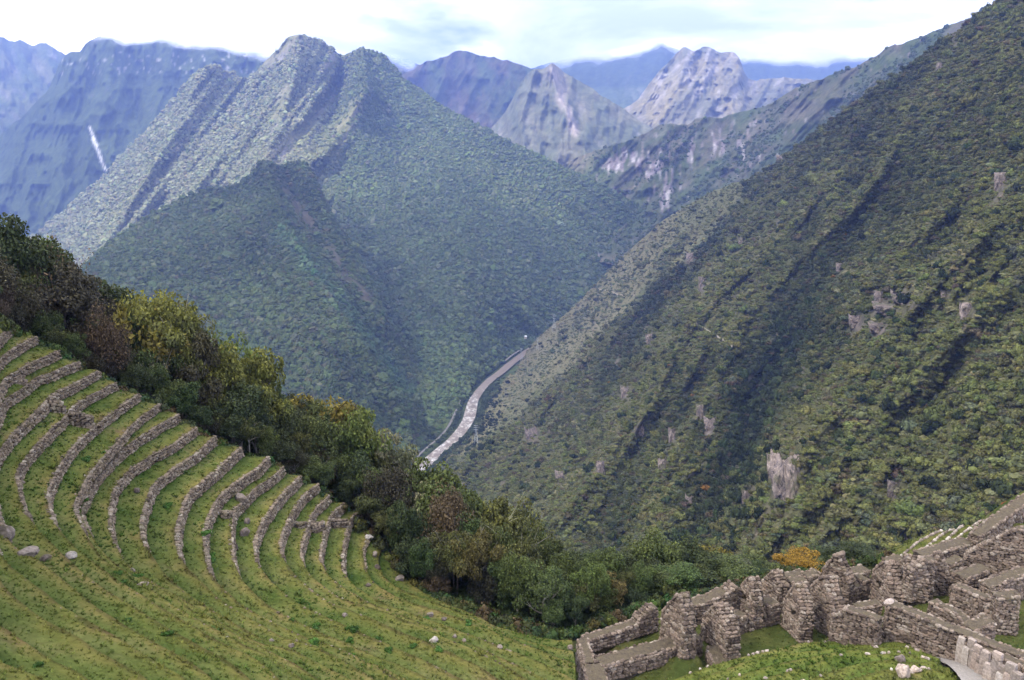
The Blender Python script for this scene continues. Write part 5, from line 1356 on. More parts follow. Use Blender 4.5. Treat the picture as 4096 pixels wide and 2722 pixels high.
# upright stones in front of the stepped wall
PIL = [((1480, 720), (1425, 1080), 0.42), ((1620, 750), (1560, 1130), 0.40), ((1710, 845), (1650, 1200), 0.40), ((1830, 925), (1760, 1290), 0.44), ((2000, 945), (1930, 1380), 0.48), ((2180, 1105), (2130, 1460), 0.50),
       ((1525, 870), (1490, 1150), 0.36), ((1625, 905), (1600, 1200), 0.38), ((1735, 1030), (1700, 1290), 0.40), ((1860, 1110), (1820, 1380), 0.44), ((2045, 1145), (2020, 1440), 0.46), ((2250, 1235), (2230, 1500), 0.52)]
MAT_PILLAR = stone_mat('upright_stone', 1.12, 0.12)
PORD = ['first', 'second', 'third', 'fourth', 'fifth', 'sixth']
for i, (tp, bt, w) in enumerate(PIL):
    bx, by = c5(*bt); h = 30.3 - 0.0018 * (bt[0] - 1400) * 0.9 - (0.05 if i < 6 else 0.0)
    P = on_level(bx, by, h)
    zt = z_seen(P, c5(*tp)[1]); hgt = zt - P[2]
    root = empty('stone_pillar', P, 0.5)
    tag(root, '%s upright pale stone from the path in the %s row' % (PORD[i % 6], 'taller rear' if i < 6 else 'shorter front'), 'pillar', 'upright stones of the stepped wall')
    z = -0.25; rng = np.random.default_rng(60 + i)
    for k, c_ in enumerate([0.58 + 0.2 * rng.random(), 1.0] if i % 3 else [1.0]):
        z1 = hgt * c_
        V, Fs = ICO3; V = 0.86 * V / np.abs(V).max(1)[:, None] + 0.12 * V
        V = V * (1 + 0.09 * fbm(V * 1.7 + 7 * i + k, 3))[:, None]
        V = V * np.array([w * 0.40, w * 0.62, (z1 - z) * 0.52]); V[:, 2] += (z + z1) / 2
        V[:, 0] += 0.03 * rng.normal() - 0.03 * (V[:, 2] - z); V[:, :2] *= (1 - 0.10 * np.clip(V[:, 2:3] / hgt, 0, 1))
        obj_np('stone', V, Fs, MAT_PILLAR, False, parent=root)
        z = z1 + 0.015

# narrow side terraces beyond the town
def kk4(a): return [c4(*p) for p in a]
RC = [(34.9, kk4([(130, 850), (240, 770), (400, 660), (520, 600), (640, 530), (730, 470)])),
 (34.1, kk4([(290, 850), (400, 752), (500, 682), (560, 622), (630, 572), (830, 470), (960, 420)])),
 (33.4, kk4([(560, 780), (690, 690), (790, 600), (880, 530), (1000, 440), (1110, 415)])),
 (32.7, kk4([(740, 740), (830, 680), (960, 590), (1050, 510), (1150, 420), (1220, 360), (1275, 348)])),
 (32.0, kk4([(930, 710), (1020, 640), (1110, 570), (1240, 460), (1360, 375), (1480, 290), (1550, 300)])),
 (31.3, kk4([(1120, 670), (1220, 600), (1300, 540), (1420, 430), (1530, 330), (1690, 220), (1740, 235)])),
 (30.6, kk4([(1330, 600), (1420, 520), (1520, 440), (1640, 340), (1800, 230), (1950, 110)])),
 (29.9, kk4([(1480, 600), (1600, 480), (1720, 380), (1860, 270), (2000, 150)]))]
RT = [resample(chaikin(on_level(np.array(c)[:, 0], np.array(c)[:, 1], h)), 70) for h, c in RC]
rv, rf, off = [], [], 0
lo = RT[0].copy(); lo[:, :2] += np.array([-0.5, 0.85]) * 8; lo[:, 2] -= 7
st_ = [(lo, RT[0])]
for i in range(len(RT) - 1):
    foot = RT[i + 1].copy(); foot[:, :2] += np.array([-0.5, 0.85]) * 0.2; foot[:, 2] = RT[i][:, 2] + 0.1
    st_ += [(RT[i], foot), (foot, RT[i + 1])]
for A_, B_ in st_:
    uu = np.linspace(0, 1, 6); G = A_[:, None] + (B_ - A_)[:, None] * uu[None, :, None]
    G[..., 2] += np.sin(np.pi * uu)[None] * 0.08 * fbm(G * 0.8, 3)
    rv.append(G.reshape(-1, 3)); rf.append(grid_faces(70, 6) + off); off += 70 * 6
o = obj_np('grass_bank', np.concatenate(rv), np.concatenate(rf), MAT_GRASS_G, True, np.tile((1.1, 1.0, 1.0), (sum(len(q) for q in rv), 1))); tag(o, kind='structure')
RTREAD = np.concatenate(rv[1:])
SORD = ['lowest', 'second lowest', 'middle', 'third highest', 'second highest', 'highest']
for i in range(1, 7):
    T = RT[i]; d = np.r_[0, np.cumsum(np.linalg.norm(np.diff(T, axis=0), axis=1))]; rng = np.random.default_rng(500 + i)
    root = empty('edging_wall'); tag(root, 'line of pale edging stones on the %s of the narrow side terraces' % SORD[i - 1], 'wall', 'edging walls of the narrow side terraces', 'thing')
    s = np.cumsum(0.18 + 0.22 * rng.random(int(d[-1] / 0.25))); s = s[s < d[-1]]; s = s[rng.random(len(s)) < 0.85]
    C = np.stack([np.interp(s, d, T[:, a]) for a in range(3)], -1); C2 = np.stack([np.interp(s + 0.1, d, T[:, a]) for a in range(3)], -1)
    U_ = C2 - C; U_[:, 2] = 0; nn = np.linalg.norm(U_, axis=1); ok = nn > 1e-4; C = C[ok]; U_ = U_[ok] / nn[ok][:, None]; n = len(C); up = np.tile([0, 0, 1.0], (n, 1))
    place_stones(root, C + [0, 0, 0.03], U_, up, np.cross(up, U_), 0.08 + 0.09 * rng.random(n), 0.08 + 0.06 * rng.random(n), 0.10 + 0.08 * rng.random(n), MAT_PALE, 60, rng)

# short cross walls between the terraces
def k_c(tr, p):
    return tr([p])[0]
for i, (tr, a, b_, hh, lab) in enumerate([(k4, (1090, 850), (1180, 815), 0.75, 'short cross wall left of the longest one between the lower terraces'), (k4, (1238, 812), (1362, 800), 0.75, 'longest short cross wall between the lower terraces'), (k4, (965, 812), (1035, 800), 0.45, 'tiny cross wall of dark stones between the lower terraces'), (k4, (380, 735), (450, 728), 0.5, 'low rubble cross wall beside the dark cracked outcrop'), (k3, (105, 655), (215, 665), 0.45, 'low broken cross wall among the upper terraces'), (k3, (405, 880), (520, 890), 0.8, 'stout cross wall closing an upper terrace step'), (k3, (560, 985), (735, 1005), 0.9, 'wide mossy cross wall below the stout one')]):
    pa, pb = k_c(tr, a), k_c(tr, b_)
    Pa, Pb = on_ground(*pa), on_ground(*pb)
    stone_wall(lab, (pa[0], pa[1], -Pa[2]), -Pa[2] + 0.1, (pb[0], pb[1], -Pb[2]), -Pb[2] + 0.1, [(0, Pa[2] + hh), (1, Pb[2] + hh * 0.9)], 0.45, seed=80 + i, limit=60, name='cross_wall', group='short cross walls of the terraces', mat=MAT_TSTONE, batter=0.03)
NTH = ['first', 'second', 'third', 'fourth', 'fifth', 'sixth', 'seventh', 'eighth', 'ninth', 'tenth', 'eleventh', 'twelfth']
# ------------------------------------------------------------------ wooded edge below the terraces
EDGE = [(-70, 300, 8.2), (-20, 312, 8.6)] + [tuple(project(BASE[k][0] + [0, 0, -0.1])[:2]) + (-BASE[k][0][2] + 0.1,) for k in range(1, 19)] + [(392, 558, 33.3), (402, 572, 33.6), (418, 590, 33.9), (434, 600, 34.0), (470, 612, 34.0), (500, 629, 34.0), (553, 637, 34.0), (575, 634, 34.2), (610, 620, 34.2), (660, 604, 34.4), (692, 598, 34.5), (736, 588, 34.6), (783, 572, 34.8), (845, 565, 34.9), (880, 558, 35.0), (900, 553, 35.2), (935, 530, 35.4)]
EDGE = np.array(sorted(EDGE))
EP = on_level(EDGE[:, 0], EDGE[:, 1], EDGE[:, 2])
def edge_pt(px):
    return np.stack([np.interp(px, EDGE[:, 0], EP[:, i]) for i in range(3)], -1)
def slope_pt(px, o):
    """ground o metres beyond the edge, along the line of sight"""
    B = edge_pt(px); d = B[..., :2] / np.linalg.norm(B[..., :2], axis=-1)[..., None]
    o = np.asarray(o, float)
    q = B.copy(); q[..., 0] += d[..., 0] * o; q[..., 1] += d[..., 1] * o
    q[..., 2] -= 0.15 + 0.62 * o + 0.002 * o * o * (o < 200)
    return q
gpx, go_ = np.meshgrid(np.linspace(-70, 935, 200), np.r_[-3, -1, 0, 1.5, 3, 5, 8, 12, 17, 24, 34, 50, 75, 110, 160], indexing='ij')
G = slope_pt(gpx, go_)
G[..., 2] += np.where(go_ < 0, 1.6 * go_ - 1.2, np.where(go_ < 1, -0.5, 0.3 * fbm(G * 0.25, 3)))
MAT_LITTER, nt, b = new_mat('forest_floor')
n = tex_noise(nt, 1.2, 6.0, 0.7); r = ramp(nt, [(0.3, (0.020, 0.024, 0.010)), (0.55, (0.040, 0.045, 0.016)), (0.75, (0.075, 0.050, 0.028))]); nt.links.new(n.outputs['Fac'], r.inputs[0]); nt.links.new(r.outputs[0], b.inputs['Base Color'])
o = obj_np('slope', G, grid_faces(200, G.shape[1]), MAT_LITTER, True); tag(o, kind='structure')

def leaf_mat(name):
    m, nt, b = new_mat(name)
    oi = nt.nodes.new('ShaderNodeObjectInfo'); g = nt.nodes.new('ShaderNodeNewGeometry'); fl = attr(nt, 'flush')
    r = ramp(nt, [(0.0, (0.50, 0.50, 0.50)), (0.6, (1.0, 1.0, 1.0)), (1.0, (1.7, 1.65, 1.5))]); nt.links.new(g.outputs['Random Per Island'], r.inputs[0])
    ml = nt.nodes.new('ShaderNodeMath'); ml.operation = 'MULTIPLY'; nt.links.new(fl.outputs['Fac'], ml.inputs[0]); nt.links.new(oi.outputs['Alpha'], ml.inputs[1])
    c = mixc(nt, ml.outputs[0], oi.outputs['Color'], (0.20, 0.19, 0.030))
    c = mixc(nt, 1.0, c, r.outputs[0], 'MULTIPLY')
    nt.links.new(c, b.inputs['Base Color'])
    b.inputs['Roughness'].default_value = 0.65; b.inputs['Specular IOR Level'].default_value = 0.25
    tr = nt.nodes.new('ShaderNodeBsdfTranslucent'); nt.links.new(c, tr.inputs[0])
    mx = nt.nodes.new('ShaderNodeMixShader'); mx.inputs[0].default_value = 0.25
    nt.links.new(b.outputs[0], mx.inputs[1]); nt.links.new(tr.outputs[0], mx.inputs[2])
    nt.links.new(mx.outputs[0], nt.nodes['Material Output'].inputs['Surface'])
    return m
MAT_LEAF = leaf_mat('leaves')
def bark_mat(name, a, b_):
    m, nt, b = new_mat(name)
    n = tex_noise(nt, 6.0, 5.0, 0.7); r = ramp(nt, [(0.3, a), (0.7, b_)]); nt.links.new(n.outputs['Fac'], r.inputs[0]); nt.links.new(r.outputs[0], b.inputs['Base Color']); return m
MAT_BARK = bark_mat('pale_bark', (0.10, 0.085, 0.07), (0.30, 0.28, 0.23)); MAT_DBARK = bark_mat('dark_bark', (0.035, 0.028, 0.022), (0.10, 0.08, 0.06)); MAT_MOSSB = bark_mat('mossy_bark', (0.13, 0.13, 0.06), (0.36, 0.35, 0.22))

def limbs(rng, n_main, spread, top, start=0.25, sub=3, lean=0.0, r0=0.030):
    """trunk with limbs in a unit tree; returns tubes and the tips"""
    tubes = []; tips = []
    bend = rng.normal(size=2) * 0.04
    tz = np.linspace(-0.12, top * 0.8, 7)
    trunk = np.stack([lean * np.clip(tz, 0, 1) + bend[0] * np.sin(tz * 4), bend[1] * np.sin(tz * 3.1), tz], 1)
    tubes.append((trunk, np.linspace(r0, r0 * 0.45, 7)))
    for i in range(n_main):
        h = start + (top * 0.75 - start) * (i + 0.5 * rng.random()) / n_main
        p0 = np.array([np.interp(h, tz, trunk[:, 0]), np.interp(h, tz, trunk[:, 1]), h])
        a = i * 2.4 + rng.random() * 1.2
        Lr = spread * (0.55 + 0.5 * rng.random()) * (1.1 - 0.5 * (h / top))
        end = p0 + np.array([math.cos(a) * Lr, math.sin(a) * Lr, (top - h) * (0.35 + 0.4 * rng.random())])
        mid = (p0 + end) / 2 + np.array([0, 0, -0.03]) + rng.normal(size=3) * 0.03
        t = np.linspace(0, 1, 6)[:, None]
        br = (1 - t) ** 2 * p0 + 2 * t * (1 - t) * mid + t * t * end
        tubes.append((br, np.linspace(r0 * 0.5, r0 * 0.16, 6))); tips.append(end)
        for j in range(sub):
            f = 0.4 + 0.5 * rng.random(); q0 = br[int(f * 5)]
            e2 = q0 + (end - p0) * 0.45 * rng.random() + rng.normal(size=3) * (0.10, 0.10, 0.06) + [0, 0, 0.05]
            m2 = (q0 + e2) / 2 + rng.normal(size=3) * 0.02
            br2 = (1 - t) ** 2 * q0 + 2 * t * (1 - t) * m2 + t * t * e2
            tubes.append((br2, np.linspace(r0 * 0.22, r0 * 0.08, 6))); tips.append(e2)
    tips.append(trunk[-1])
    return tubes, np.array(tips)
def tree_proto(k, style):
    rng = np.random.default_rng(1000 + k)
    P = dict(broad=(9, 0.42, 0.92, 0.22, 3, 13000, 0.0175, 0.10), umbrella=(8, 0.50, 0.90, 0.45, 4, 11000, 0.0165, 0.085), tall=(10, 0.32, 0.95, 0.25, 3, 13000, 0.0165, 0.10), open=(8, 0.48, 0.92, 0.30, 4, 3600, 0.0165, 0.075), bare=(9, 0.45, 0.95, 0.15, 8, 500, 0.014, 0.10), bush=(9, 0.45, 0.75, 0.05, 3, 9000, 0.020, 0.12), droop=(8, 0.45, 0.85, 0.20, 3, 11000, 0.0155, 0.11))[style]
    n_main, spread, top, start, sub, leaves, lsz, blob = P
    tubes, tips = limbs(rng, n_main, spread, top, start, sub, r0=0.016 if style == 'bare' else 0.026)
    mb = MB()
    for pts, r in tubes: mb.tube(pts, r, 5)
    trunk = mb.mesh('trunk', MAT_BARK)
    # leaf clumps round the tips
    extra = tips[rng.integers(0, len(tips), int(len(tips) * 0.8))] * (0.75, 0.75, 1) + rng.normal(size=(int(len(tips) * 0.8), 3)) * 0.05
    C = np.concatenate([tips, extra]) if style not in ('bare', 'open') else tips
    if style == 'bush': C = C * (1, 1, 0.9)
    if style == 'umbrella': C[:, 2] = 0.55 + (C[:, 2] - 0.55) * 0.75
    R = blob * (0.7 + 0.7 * rng.random(len(C)))
    pick = rng.integers(0, len(C), leaves)
    d = rng.normal(size=(leaves, 3)); d /= np.linalg.norm(d, axis=1)[:, None]
    rad = R[pick] * np.cbrt(0.25 + 0.75 * rng.random(leaves))
    Q = C[pick] + d * rad[:, None] * (1.15, 1.15, 0.75)
    if style == 'droop': Q[:, 2] -= 0.10 * rng.random(leaves) ** 2
    Q[:, 2] = np.maximum(Q[:, 2], 0.02)
    nrm = d * 0.6 + [0, 0, 0.65]
    V, Fq = leaf_quads(Q, nrm, np.full(leaves, lsz), rng, 0.55)
    me = mesh_np('crown', V, Fq, MAT_LEAF)
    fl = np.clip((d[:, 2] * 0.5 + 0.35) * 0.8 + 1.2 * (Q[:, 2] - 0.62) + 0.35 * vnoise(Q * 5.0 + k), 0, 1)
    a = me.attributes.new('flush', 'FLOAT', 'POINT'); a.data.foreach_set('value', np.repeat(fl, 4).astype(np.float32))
    wid = 2 * np.percentile(np.hypot(Q[:, 0], Q[:, 1]), 93); hh = np.percentile(Q[:, 2], 99)
    return dict(trunk=trunk, crown=me, w=wid, h=hh)
STY = {s: [tree_proto(10 * i + j, s) for j in range(n)] for i, (s, n) in enumerate((('broad', 4), ('umbrella', 2), ('tall', 3), ('open', 3), ('bare', 3), ('bush', 3), ('droop', 3)))}
def mesh_with_mat(me, mat, cache={}):
    key = (me.name, mat.name)
    if key not in cache:
        m2 = me.copy(); m2.materials[0] = mat; cache[key] = m2
    return cache[key]
def tree(px, o, py_top, wpx, style, color, flush, label, name='tree', cat='tree', group=None, bark=None, rng=RNG, P=None):
    B = slope_pt(np.array(float(px)), o) if P is None else np.asarray(P, float)
    zt = z_seen(B, py_top)
    h = max(zt - B[2], 0.8); w = wpx * project(B)[2] / F
    pr = STY[style][rng.integers(0, len(STY[style]))]
    root = empty(name, B, rng.random() * 6.28)
    tag(root, label, cat, group)
    sx = w / pr['w']; sz = h / pr['h']; sx = max(sx, sz / 1.8); sz = max(sz, sx * 0.62)
    tr = bpy.data.objects.new('trunk', mesh_with_mat(pr['trunk'], bark or MAT_DBARK)); link(tr, root); tr.scale = (sx, sx, sz)
    cr = bpy.data.objects.new('crown', pr['crown']); link(cr, root); cr.scale = (sx, sx, sz)
    cr.color = (*color, 0.75 * flush)
    return root
K_DARK = (0.030, 0.046, 0.016); K_MID = (0.058, 0.082, 0.023); K_OLIVE = (0.068, 0.074, 0.024); K_BROWN = (0.080, 0.055, 0.030); K_RUST = (0.095, 0.068, 0.034); K_GREY = (0.10, 0.11, 0.065); K_GOLD = (0.15, 0.115, 0.022); K_LIGHT = (0.080, 0.115, 0.028); K_STRAW = (0.17, 0.16, 0.09); K_DBRN = (0.044, 0.039, 0.022)
SPEC = [
 (8, 8, 216, 60, 'tall', K_DARK, 0.1, 'dark narrow tree rising highest at the upper corner of the terraces', None),
 (36, 9, 243, 62, 'broad', K_DARK, 0.15, 'dark round-crowned tree hung with lichen beside the topmost terraces', MAT_BARK),
 (2, 4, 258, 60, 'droop', K_DBRN, 0.1, 'brown-green drooping tree cut by the picture edge above the terraces', None),
 (52, 6, 238, 60, 'bare', K_BROWN, 0, 'leafless tree with thin upright twigs against the pale slope', None),
 (70, 5, 272, 64, 'broad', K_DBRN, 0.0, 'dusky brown spreading tree whose boughs reach out over the valley', None),
 (84, 7, 285, 36, 'umbrella', K_DBRN, 0.0, 'flat reddish brown crown at the outer tip of the dusky trees', None),
 (104, 3, 308, 44, 'droop', K_BROWN, 0.0, 'brown bramble-like bush behind the upper wall ends', None),
 (124, 6, 312, 34, 'bare', K_RUST, 0, 'tangle of pale bare twigs above the brown bramble', MAT_BARK),
 (142, 10, 309, 16, 'bush', K_GOLD, 0.6, 'small golden shrub between the bare twigs and the yellow-topped tree', None),
 (164, 9, 297, 30, 'tall', (0.085, 0.095, 0.025), 0.9, 'tall slender tree with a yellow-green top, left of centre', MAT_BARK),
 (180, 8, 316, 40, 'umbrella', (0.075, 0.085, 0.026), 0.7, 'olive umbrella-topped tree just right of the slender yellow one', MAT_BARK),
 (194, 6, 338, 34, 'broad', K_DBRN, 0.15, 'dull brownish tree below the olive umbrella crown', MAT_BARK),
 (226, 14, 326, 46, 'open', K_LIGHT, 0.2, 'thin open tree with curved pale limbs seen against the far forest', MAT_MOSSB),
 (160, 4, 345, 40, 'bare', K_STRAW, 0, 'silvery leafless tree with spreading limbs under the yellow-topped tree', MAT_BARK),
 (225, 7, 353, 44, 'broad', (0.055, 0.068, 0.018), 0.8, 'dense rounded tree with golden-green top shoots, the left of two', None),
 (258, 8, 357, 40, 'broad', (0.065, 0.080, 0.020), 0.8, 'dense rounded tree with golden-green top shoots, the right of two', None),
 (240, 4, 390, 50, 'tall', K_DARK, 0.1, 'dark leafy tree with a pale trunk below the two golden-green crowns', MAT_BARK),
 (310, 12, 402, 18, 'bush', K_GOLD, 0.4, 'yellow-orange shrub halfway down the wood', None),
 (345, 10, 411, 50, 'umbrella', K_LIGHT, 0.5, 'bright green flat-domed tree above the middle terraces', None),
 (372, 14, 424, 40, 'open', K_STRAW, 0.1, 'pale lichen-grey tree with thin foliage beside the bright green dome', MAT_MOSSB),
 (386, 15, 437, 34, 'open', K_GREY, 0.2, 'feathery grey-green tree with light twigs near the river bend', MAT_MOSSB),
 (318, 5, 455, 24, 'bare', K_RUST, 0, 'reddish dead shrub with a vine-wrapped trunk by the terrace ends', MAT_BARK),
 (360, 6, 455, 44, 'broad', K_DARK, 0.05, 'glossy dark green tree behind the lower terrace ends', None),
 (388, 6, 468, 46, 'droop', K_DBRN, 0.0, 'purplish brown feathery tree right of the glossy dark one', None),
 (447, 14, 472, 26, 'broad', K_MID, 0.2, 'small fresh green tree standing against the pale river slope', None),
 (415, 10, 486, 44, 'open', K_STRAW, 0.0, 'straw-coloured lichen-covered tree in the middle of the wood', MAT_MOSSB),
 (440, 8, 496, 36, 'droop', K_RUST, 0.0, 'orange-brown feathery crown beside the straw-coloured tree', None),
 (492, 14, 507, 44, 'umbrella', K_OLIVE, 0.4, 'broad olive tree with twisted pale limbs at the centre of the wood', MAT_MOSSB),
 (520, 10, 524, 60, 'open', K_OLIVE, 0.2, 'wide olive tree showing long bare silver branches', MAT_BARK),
 (455, 4, 540, 40, 'umbrella', (0.070, 0.078, 0.024), 0.2, 'rounded olive bush-tree hanging over the lawn corner', None),
 (437, 2.0, 575, 14, 'bush', K_RUST, 0.0, 'rusty dead bush at the edge of the lawn', None),
 (545, 3, 580, 46, 'open', K_MID, 0.1, 'leaning tree with arching silver boughs over the dark hollow', MAT_BARK),
 (600, 8, 553, 40, 'tall', K_MID, 0.1, 'mid green tree right of the olive trees', None),
 (615, 5, 575, 32, 'broad', (0.13, 0.10, 0.035), 0.2, 'tree with yellowing brown leaves behind the enclosure', None),
 (590, 5, 562, 36, 'broad', K_LIGHT, 0.1, 'bright leafy tree left of the yellowing one', None),
 (655, 10, 538, 50, 'broad', K_MID, 0.25, 'large full green tree standing behind the leftmost gable', MAT_BARK),
 (690, 9, 545, 54, 'broad', K_DARK, 0.15, 'large dark tree behind the slit window gable', MAT_BARK),
 (672, 4, 578, 26, 'bush', (0.10, 0.11, 0.03), 0.4, 'yellowish bush right behind the rear wall of the ruins', None),
 (708, 14, 548, 22, 'bush', K_GOLD, 0.5, 'yellow-leaved tree top at the edge of the dark wood', None),
 (799, 2.2, 555, 46, 'bush', (0.24, 0.135, 0.012), 0.15, 'orange-yellow spreading bush behind the ruined gables', None),
 (778, 2.5, 572, 14, 'bush', K_GREY, 0.0, 'small round grey-green bush before the orange one', None),
 (848, 3, 560, 20, 'bush', K_MID, 0.1, 'dark leafy bush right of the tallest gable', None),
 (730, 8, 560, 34, 'broad', K_GREY, 0.1, 'greyish tree with bare twigs beyond the back gable', MAT_BARK),
 (765, 10, 562, 34, 'broad', K_MID, 0.3, 'yellow-green tree left of the orange bush', None),
]
for (px, o_, pt, w, st, colr, fl, lab, bk) in SPEC:
    bush = 'bush' in lab.split() or 'shrub' in lab.split()
    tree(px, o_, pt, w, st, colr, fl, lab, 'bush' if bush else 'tree', 'bush' if bush else 'tree', None, bk)
# the rest of the wood
SIL = [(-60, 212), (0, 225), (20, 230), (45, 248), (60, 268), (88, 288), (100, 305), (130, 316), (150, 310), (178, 318), (195, 340), (215, 355), (240, 362), (262, 365), (278, 385), (300, 405), (340, 420), (365, 440), (385, 452), (400, 464), (415, 477), (432, 486), (455, 490), (470, 505), (520, 525), (560, 548), (600, 558), (640, 552), (665, 548), (700, 552), (720, 566), (760, 572), (800, 572), (860, 562), (900, 545)]
SIL = np.array(SIL, float)
rng = np.random.default_rng(21)
KINDS = [('broad', K_DARK, 0.10, 'dark green leafy tree packed in the wood below the terraces', 'dark leafy trees of the wood'), ('tall', K_MID, 0.15, 'mid green upright tree packed in the wood below the terraces', 'upright green trees of the wood'), ('droop', K_DBRN, 0.0, 'brownish green drooping tree in the wood below the terraces', 'brownish trees of the wood'), ('umbrella', K_OLIVE, 0.25, 'olive spreading tree in the wood below the terraces', 'olive trees of the wood'), ('bare', K_STRAW, 0.0, 'leafless pale-branched tree standing in the wood below the terraces', 'bare trees of the wood')]
WOOD = []
for row, (off, frac, step) in enumerate(((2.2, 0.42, 17), (5.5, 0.68, 15), (10.0, 0.86, 14), (16.0, 0.97, 13))):
    px = -45.0 + 5 * row
    while px < (880 if row > 0 else 560):
        px += step * (0.6 + 0.8 * rng.random())
        if row == 0 and 452 < px < 548: continue
        if 774 < px < 824 or px > 862: continue
        ey = project(edge_pt(np.array(px)))[1]
        sil = np.interp(px, SIL[:, 0], SIL[:, 1])
        pt = ey + (sil - ey) * min(1.0, frac * (0.85 + 0.28 * rng.random())) + 2
        if row == 3 and px > 720: pt += 8
        w = (20 + 16 * rng.random()) * (1 + 0.15 * row)
        left = px < 240
        pr_ = [0.38, 0.24, 0.22, 0.07, 0.09] if left else [0.34, 0.36, 0.05, 0.20, 0.05]
        if px > 560: pr_ = [0.42, 0.38, 0.03, 0.15, 0.02]
        st, colr, fl, lab, grp = KINDS[rng.choice(5, p=pr_)]
        colr = np.array(colr) * np.exp(0.15 * rng.normal()) * np.exp(0.08 * rng.normal(size=3))
        t_ = tree(px, off * (0.8 + 0.4 * rng.random()), pt, w, st, tuple(colr), fl, lab, 'tree', 'tree', grp, MAT_BARK if rng.random() < 0.35 else None, rng)
        WOOD.append((px, row, lab.split(' tree')[0], t_))
SPOT = [(-999, 60, 'beside the topmost terraces'), (60, 130, 'behind the upper wall ends'), (130, 205, 'around the slender yellow-topped tree'), (205, 280, 'around the two golden-green crowns'), (280, 335, 'left of the bright green dome'), (335, 400, 'near the bright green dome'), (400, 460, 'under the river bend'), (460, 535, 'around the twisted pale limbs'), (535, 615, 'behind the grassy enclosure'), (615, 700, 'behind the leftmost gable'), (700, 790, 'left of the orange bush'), (790, 999, 'right of the orange bush')]
ROWN = ['front row', 'second row', 'third row', 'back row']
cnt_ = {}
for px_, row_, kd, t_ in sorted(WOOD, key=lambda q: q[0]):
    sp_ = next(s_[2] for s_ in SPOT if s_[0] <= px_ < s_[1]); key = (sp_, row_, kd); cnt_[key] = cnt_.get(key, 0) + 1
    t_['label'] = '%s %s tree from the left, %s, %s' % (NTH[min(cnt_[key] - 1, 11)], kd.replace(' packed', ''), ROWN[row_], sp_)
for i, px in enumerate(np.linspace(424, 640, 22)):
    ey = float(project(edge_pt(np.array(px)))[1])
    for r_ in range(2):
        tree(px + rng.normal() * 2, 3.5 + 3.5 * r_ + rng.random(), ey - (15 if r_ == 0 else 27) - 6 * rng.random(), 26, 'bush', tuple(np.array(K_DARK) * (0.75 + 0.5 * rng.random())), 0.0, '%s dark bush %s at the foot of the wood' % ((NTH + ['thirteenth', 'fourteenth', 'fifteenth', 'sixteenth', 'seventeenth', 'eighteenth', 'nineteenth', 'twentieth', 'twenty-first', 'twenty-second'])[i], ('from the left in the front row', 'from the left in the rear row')[r_]), 'bush', 'bush', 'dark bushes at the foot of the wood', None, rng)
# undergrowth along the foot of the wood: nobody could count it
n = 2600
px = rng.random(n) * 960 - 60; off = np.abs(rng.normal(size=n)) * 4.0 + 0.2
P = slope_pt(px, off); s = 0.35 + 0.5 * rng.random(n)
s = np.where(px > 560, s * 0.8, s); s = np.where((px > 455) & (px < 550), s * 1.15, s)
S = np.stack([s, s, s * (0.8 + 0.6 * rng.random(n))], 1); R = np.zeros((n, 3)); R[:, 2] = rng.random(n) * 6.28
T = lerp3(K_DARK, K_OLIVE, rng.random(n) ** 2) * np.exp(0.15 * rng.normal(size=(n, 3)))
T = np.where((rng.random(n) > 0.9)[:, None], np.array(K_RUST) * 0.7, T)
scatter('undergrowth', P, S, R, T, rng.integers(0, 5, n), NEARB, label='low undergrowth at the foot of the wood')

# ------------------------------------------------------------------ river, railway, far details
def strip(name, pts, widths, h, mat, kind='structure', n=90, across=5, bump=0.0, lift=0.0):
    pts = np.array(pts, float); P = on_level(pts[:, 0], pts[:, 1], h)
    W_ = np.asarray(widths) * project(P)[2] / F
    d = np.r_[0, np.cumsum(np.linalg.norm(np.diff(P, axis=0), axis=1))]
    s = np.linspace(0, d[-1], n)
    C = np.stack([smooth1(np.interp(s, d, P[:, i]), 3) for i in range(3)], -1); w = smooth1(np.interp(s, d, W_), 3)
    t = np.gradient(C, axis=0); nn = np.stack([-t[:, 1], t[:, 0], 0 * t[:, 0]], 1); nn /= np.linalg.norm(nn, axis=1)[:, None]
    u = np.linspace(-0.5, 0.5, across)
    G = C[:, None] + nn[:, None] * (w[:, None] * u[None])[..., None]
    # width measured across the picture: widen by the slant of the course
    G[..., 2] += lift + bump * fbm(G * 0.15, 3)
    o = obj_np(name, G, grid_faces(n, across)[:, ::-1], mat, True); tag(o, kind=kind); return G
MAT_WATER, nt, b = new_mat('muddy_water')
n1 = tex_noise(nt, 0.11, 7.0, 0.75, mapping=(1.0, 0.5, 1.0)); r = ramp(nt, [(0.36, (0.125, 0.090, 0.062)), (0.49, (0.185, 0.142, 0.103)), (0.56, (0.36, 0.33, 0.29)), (0.64, (0.66, 0.64, 0.61))]); nt.links.new(n1.outputs['Fac'], r.inputs[0])
tcw = nt.nodes.new('ShaderNodeTexCoord'); sx = nt.nodes.new('ShaderNodeSeparateXYZ'); nt.links.new(tcw.outputs['Object'], sx.inputs[0])
mr = nt.nodes.new('ShaderNodeMapRange'); setin(mr, From_Min=1480.0, From_Max=1640.0, To_Min=1.0, To_Max=0.0); nt.links.new(sx.outputs['Y'], mr.inputs['Value'])   # rapids below the bend, smooth water above
c = mixc(nt, mr.outputs[0], (0.19, 0.15, 0.115), r.outputs[0]); nt.links.new(c, b.inputs['Base Color'])
b.inputs['Roughness'].default_value = 0.35; b.inputs['Specular IOR Level'].default_value = 0.4; add_bump(nt, b, n1.outputs['Fac'], 0.5, 1.5)
